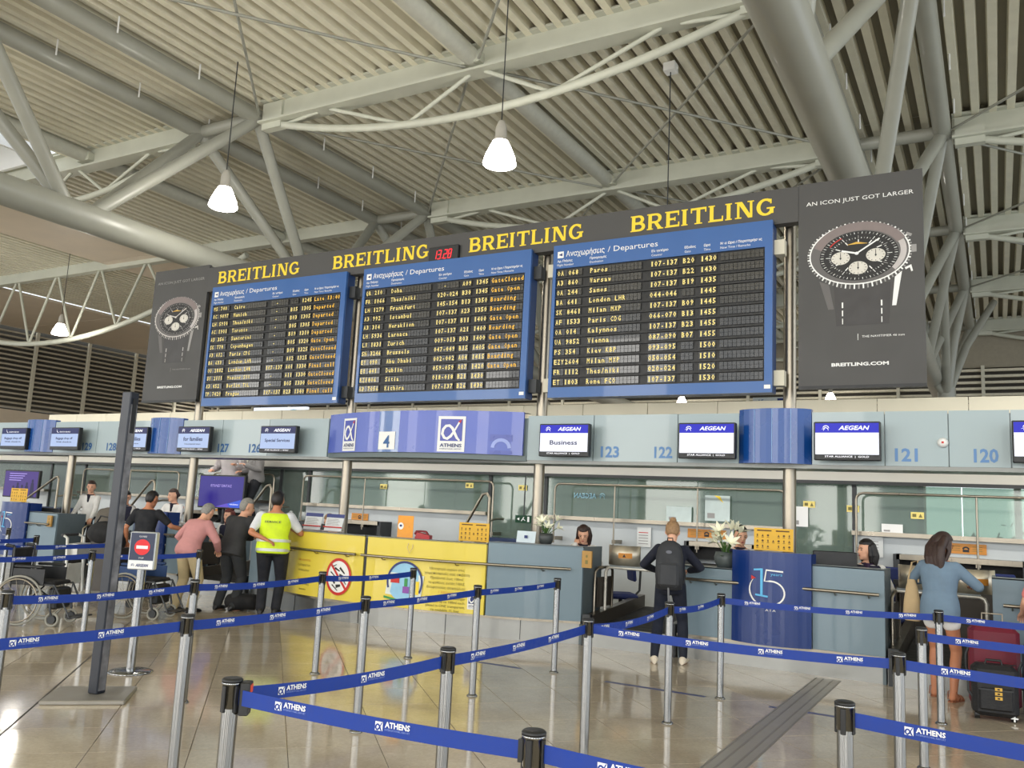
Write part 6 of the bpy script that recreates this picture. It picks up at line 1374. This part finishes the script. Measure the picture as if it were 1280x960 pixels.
# clerks behind the desks
def clerk(label, x, y, topz, deg=180, hair='lowbun', hc=hb_brown, topm=white_c, sc=scarf_m, vestm=None, hyaw=0, neck=0, hands=None, H=1.66, lean=4, **k):
    pz = .92*H/1.7-(H-topz)
    st = pz < .8*H/1.7; ft = ((.12, .38), (-.12, .38)) if pz < .75 else ((.1, 0), (-.1, 0))
    if hands is None: hands = ((.2, .3, pz+.16), (-.2, .3, pz+.16))
    if topz > H:
        pf = thing('standing_platform', 'low grey platform under the person with '+' '.join(label.split(' with ')[-1].split(',')[0].split()[:7]), 'platform', (x, y, 0)); MB().box(-.35, .35, -.35, .35, .0, topz-H, M_DKG).build('step', pf)
        ft = tuple((a, b, .085+topz-H) for a, b in ft)
    if pz < .75:
        s_ = thing('clerk_stool', 'round stool under the person with '+' '.join(label.split(' with ')[-1].split()[:8]), 'stool', (x, y, 0), 0, 'stools behind the desks'); zt = pz-.13
        MB().lathe([(.001, zt-.06), (.17, zt-.06), (.19, zt-.03), (.17, zt), (.001, zt)], bf, 20).build('seat', s_); MB().cyl(0, 0, .03, zt-.06, .03, M_DKG).build('column', s_); MB().lathe([(.001, 0), (.2, 0), (.19, .02), (.001, .035)], M_DKG, 20).build('base', s_)
    v = dict(m=vestm, hem=-.02) if vestm else None
    return person(label, (x, y, 0), deg, H, pz=pz, lean=lean, neck=neck, hyaw=hyaw, hands=hands, feet=ft, hairc=hc, hair=hair, top=topm, sleeve='long', bottom=navy_c, shoes=shoe_blk, scarf=sc, vest=v, **k)
vb = cloth('clerk_navy_vest', (30, 30, 50)); scl = cloth('scarf_navy_red', (52, 34, 62))
clerk('person with a dark bob looking to the left behind the right counter', -1.42, 11.55, 1.57, 185, 'bob', hb_black, white_c, scl, vb, hyaw=-52, neck=2)
clerk('person with brown tied hair resting chin on hand behind the curved counter end', -5.28, 11.55, 1.58, 206, 'long', hb_brown, white_c, scarf_m, None, hyaw=-8, neck=20, lean=14, hands=((.12, .2, 1.27), (-.15, .3, 1.02)))
clerk('person with dark hair half hidden behind the white lilies', -3.0, 11.55, 1.66, 195, 'lowbun', hb_black, white_c, scarf_m, vb, hyaw=15, neck=12)
clerk('person with long auburn hair under the indigo slideshow screen', -13.05, 12.0, 1.47, 205, 'long', hb_red, white_c, scarf_m, vb, hyaw=-25, neck=4)
clerk('person with hair tied back in a white blouse and dark scarf, handing papers over', -14.87, 12.15, 1.81, 205, 'lowbun', hb_brown, white_c, scarf_m, None, hyaw=-35, neck=8, hands=((.22, .4, 1.1), (-.12, .42, 1.2)), H=1.74)
clerk('person with dark vest smiling, right of the black totem', -16.2, 12.0, 1.72, 215, 'lowbun', hb_black, cloth('grey_blouse', (170, 168, 166)), scarf_m, vb, hyaw=18, neck=12, hands=((.2, .35, 1.0), (-.2, .38, 1.05)), H=1.70)
clerk('person with a white blouse and lanyard, standing leftmost behind the desks', -17.2, 11.85, 1.90, 212, 'pony', hb_brown, white_c, scarf_m, None, hyaw=10, neck=6, hands=((.25, .25, 1.15), (-.2, .35, 1.1)), H=1.72)
clerk('person with fair hair and an orange top, blurred behind the monitors of the curved counter', -10.1, 11.6, 1.5, 180, 'short', hb_blond, cloth('orange_top', (214, 150, 50)), None, None, neck=18)

# queue at the left desks
g2 = person('person in a black T-shirt reaching over to the clerk', (-12.35, 9.55, 0), 24, 1.74, lean=5, neck=16, hyaw=-20, hands=((.52, .3, 1.08), (-.3, .02, .86)), poles=((.6, -.3, -.9), (-.3, -1, 0)), feet=((.12, .02), (-.12, .0)), skin=SK2, hairc=hb_black, hair='short', top=cloth('tshirt_black', (30, 31, 36)), sleeve='short', bottom=cloth('dark_jeans', (26, 28, 38)), shoes=shoe_blk, male=True, hem=-.08)
t = thing('travel_papers', 'white papers held between the black T-shirt passenger and the clerk', 'papers', (-11.95, 10.0, 1.2), -.3); MB().box(-.1, .1, -.07, .07, 0, .004, M_WHITE, Matrix.Rotation(-.5, 4, 'X')).box(-.06, .12, -.05, .08, .008, .012, M_WHITE, Matrix.Rotation(-.6, 4, 'X')).build('sheet', t)
person('person with grey hair in a pink jumper and beige trousers, bending over the counter', (-10.42, 8.85, 0), 4, 1.66, lean=26, neck=26, hands=((.2, .4, .92), (-.24, .28, .95)), poles=((1, -.5, -.3), (-1, -.6, -.2)), feet=((.13, .02), (-.13, -.05)), hairc=hb_grey, hair='short', top=cloth('pink_jumper', (196, 138, 136)), topoff=.022, hem=-.12, bottom=cloth('beige_trousers', (184, 166, 128)), shoes=shoe_blk, girth=1.12)
person('person with grey hair in a charcoal jacket, leaning on the curved counter', (-10.22, 9.5, 0), 2, 1.72, lean=20, neck=4, hyaw=-35, hands=((.32, .42, 1.08), (-.1, .48, 1.06)), poles=((.8, -.6, -.6), (-.9, -.6, -.4)), feet=((.12, .0), (-.14, -.06)), hairc=hb_grey, hair='short', top=cloth('charcoal_jacket', (52, 52, 54)), topoff=.03, hem=-.13, bottom=cloth('charcoal_trousers', (44, 46, 48)), shoes=shoe_blk, male=True, girth=1.1)
person('person with dark hair in a yellow hi-vis vest, hand on the back', (-9.5, 9.62, 0), 34, 1.82, lean=3, neck=6, hyaw=-8, hands=((.2, .32, 1.16), (-.07, -.2, 1.03)), poles=((.8, -.1, -.8), (-1, -.1, -.1)), feet=((.11, .03), (-.1, -.03)), skin=SK2, hairc=hb_black, hair='short', top=cloth('white_tshirt', (220, 222, 226)), topoff=.014, sleeve='short', hem=-.08, bottom=cloth('black_trousers', (26, 28, 36)), shoes=shoe_blk, male=True, vest=dict(m=cloth('hivis_yellow', (214, 240, 40), .7), hem=-.09, bands=(-.04, .09)), girth=1.14)
person('person in a brown grey jacket bending over the trolley, partly behind the black totem', (-13.75, 9.75, 0), 0, 1.72, lean=26, side=-8, neck=10, hyaw=0, hands=((.25, .35, .9), (-.35, .4, .95)), feet=((.12, .0), (-.12, -.05)), hairc=hb_brown, hair='short', top=cloth('taupe_jacket', (96, 90, 82)), topoff=.035, hem=-.12, bottom=cloth('black_trousers', (26, 28, 36)), shoes=shoe_blk, male=True, girth=1.12)
# two people standing on the plinth behind the screen, heads above the bulkhead line
t = thing('machine_plinth', 'grey equipment plinth behind the indigo slideshow screen', 'plinth', (-13.85, 13.05, 0)); MB().bbox(-.9, .75, -.32, .3, 0, 1.15, .01, M_WALLG).build('plinth_body', t); MB().box(-.8, .65, -.33, -.32, .15, 1.0, M_CTR).build('service_door', t)
for x, dg, tp, lb in ((-14.25, 200, cloth('pale_grey_shirt', (176, 170, 172)), 'person in a pale grey shirt standing high behind the indigo screen'), (-13.5, 150, cloth('mid_grey_jacket', (128, 126, 126)), 'person in a grey jacket and black trousers standing high behind the indigo screen')):
    person(lb, (x, 13.0, 1.15), dg, 1.78, lean=4, neck=10, hands=((.3, .2, 1.05), (-.25, .25, 1.15)), hairc=hb_brown, hair='short', top=tp, topoff=.03, hem=-.1, bottom=blk_c, shoes=shoe_blk, male=True, girth=1.1)
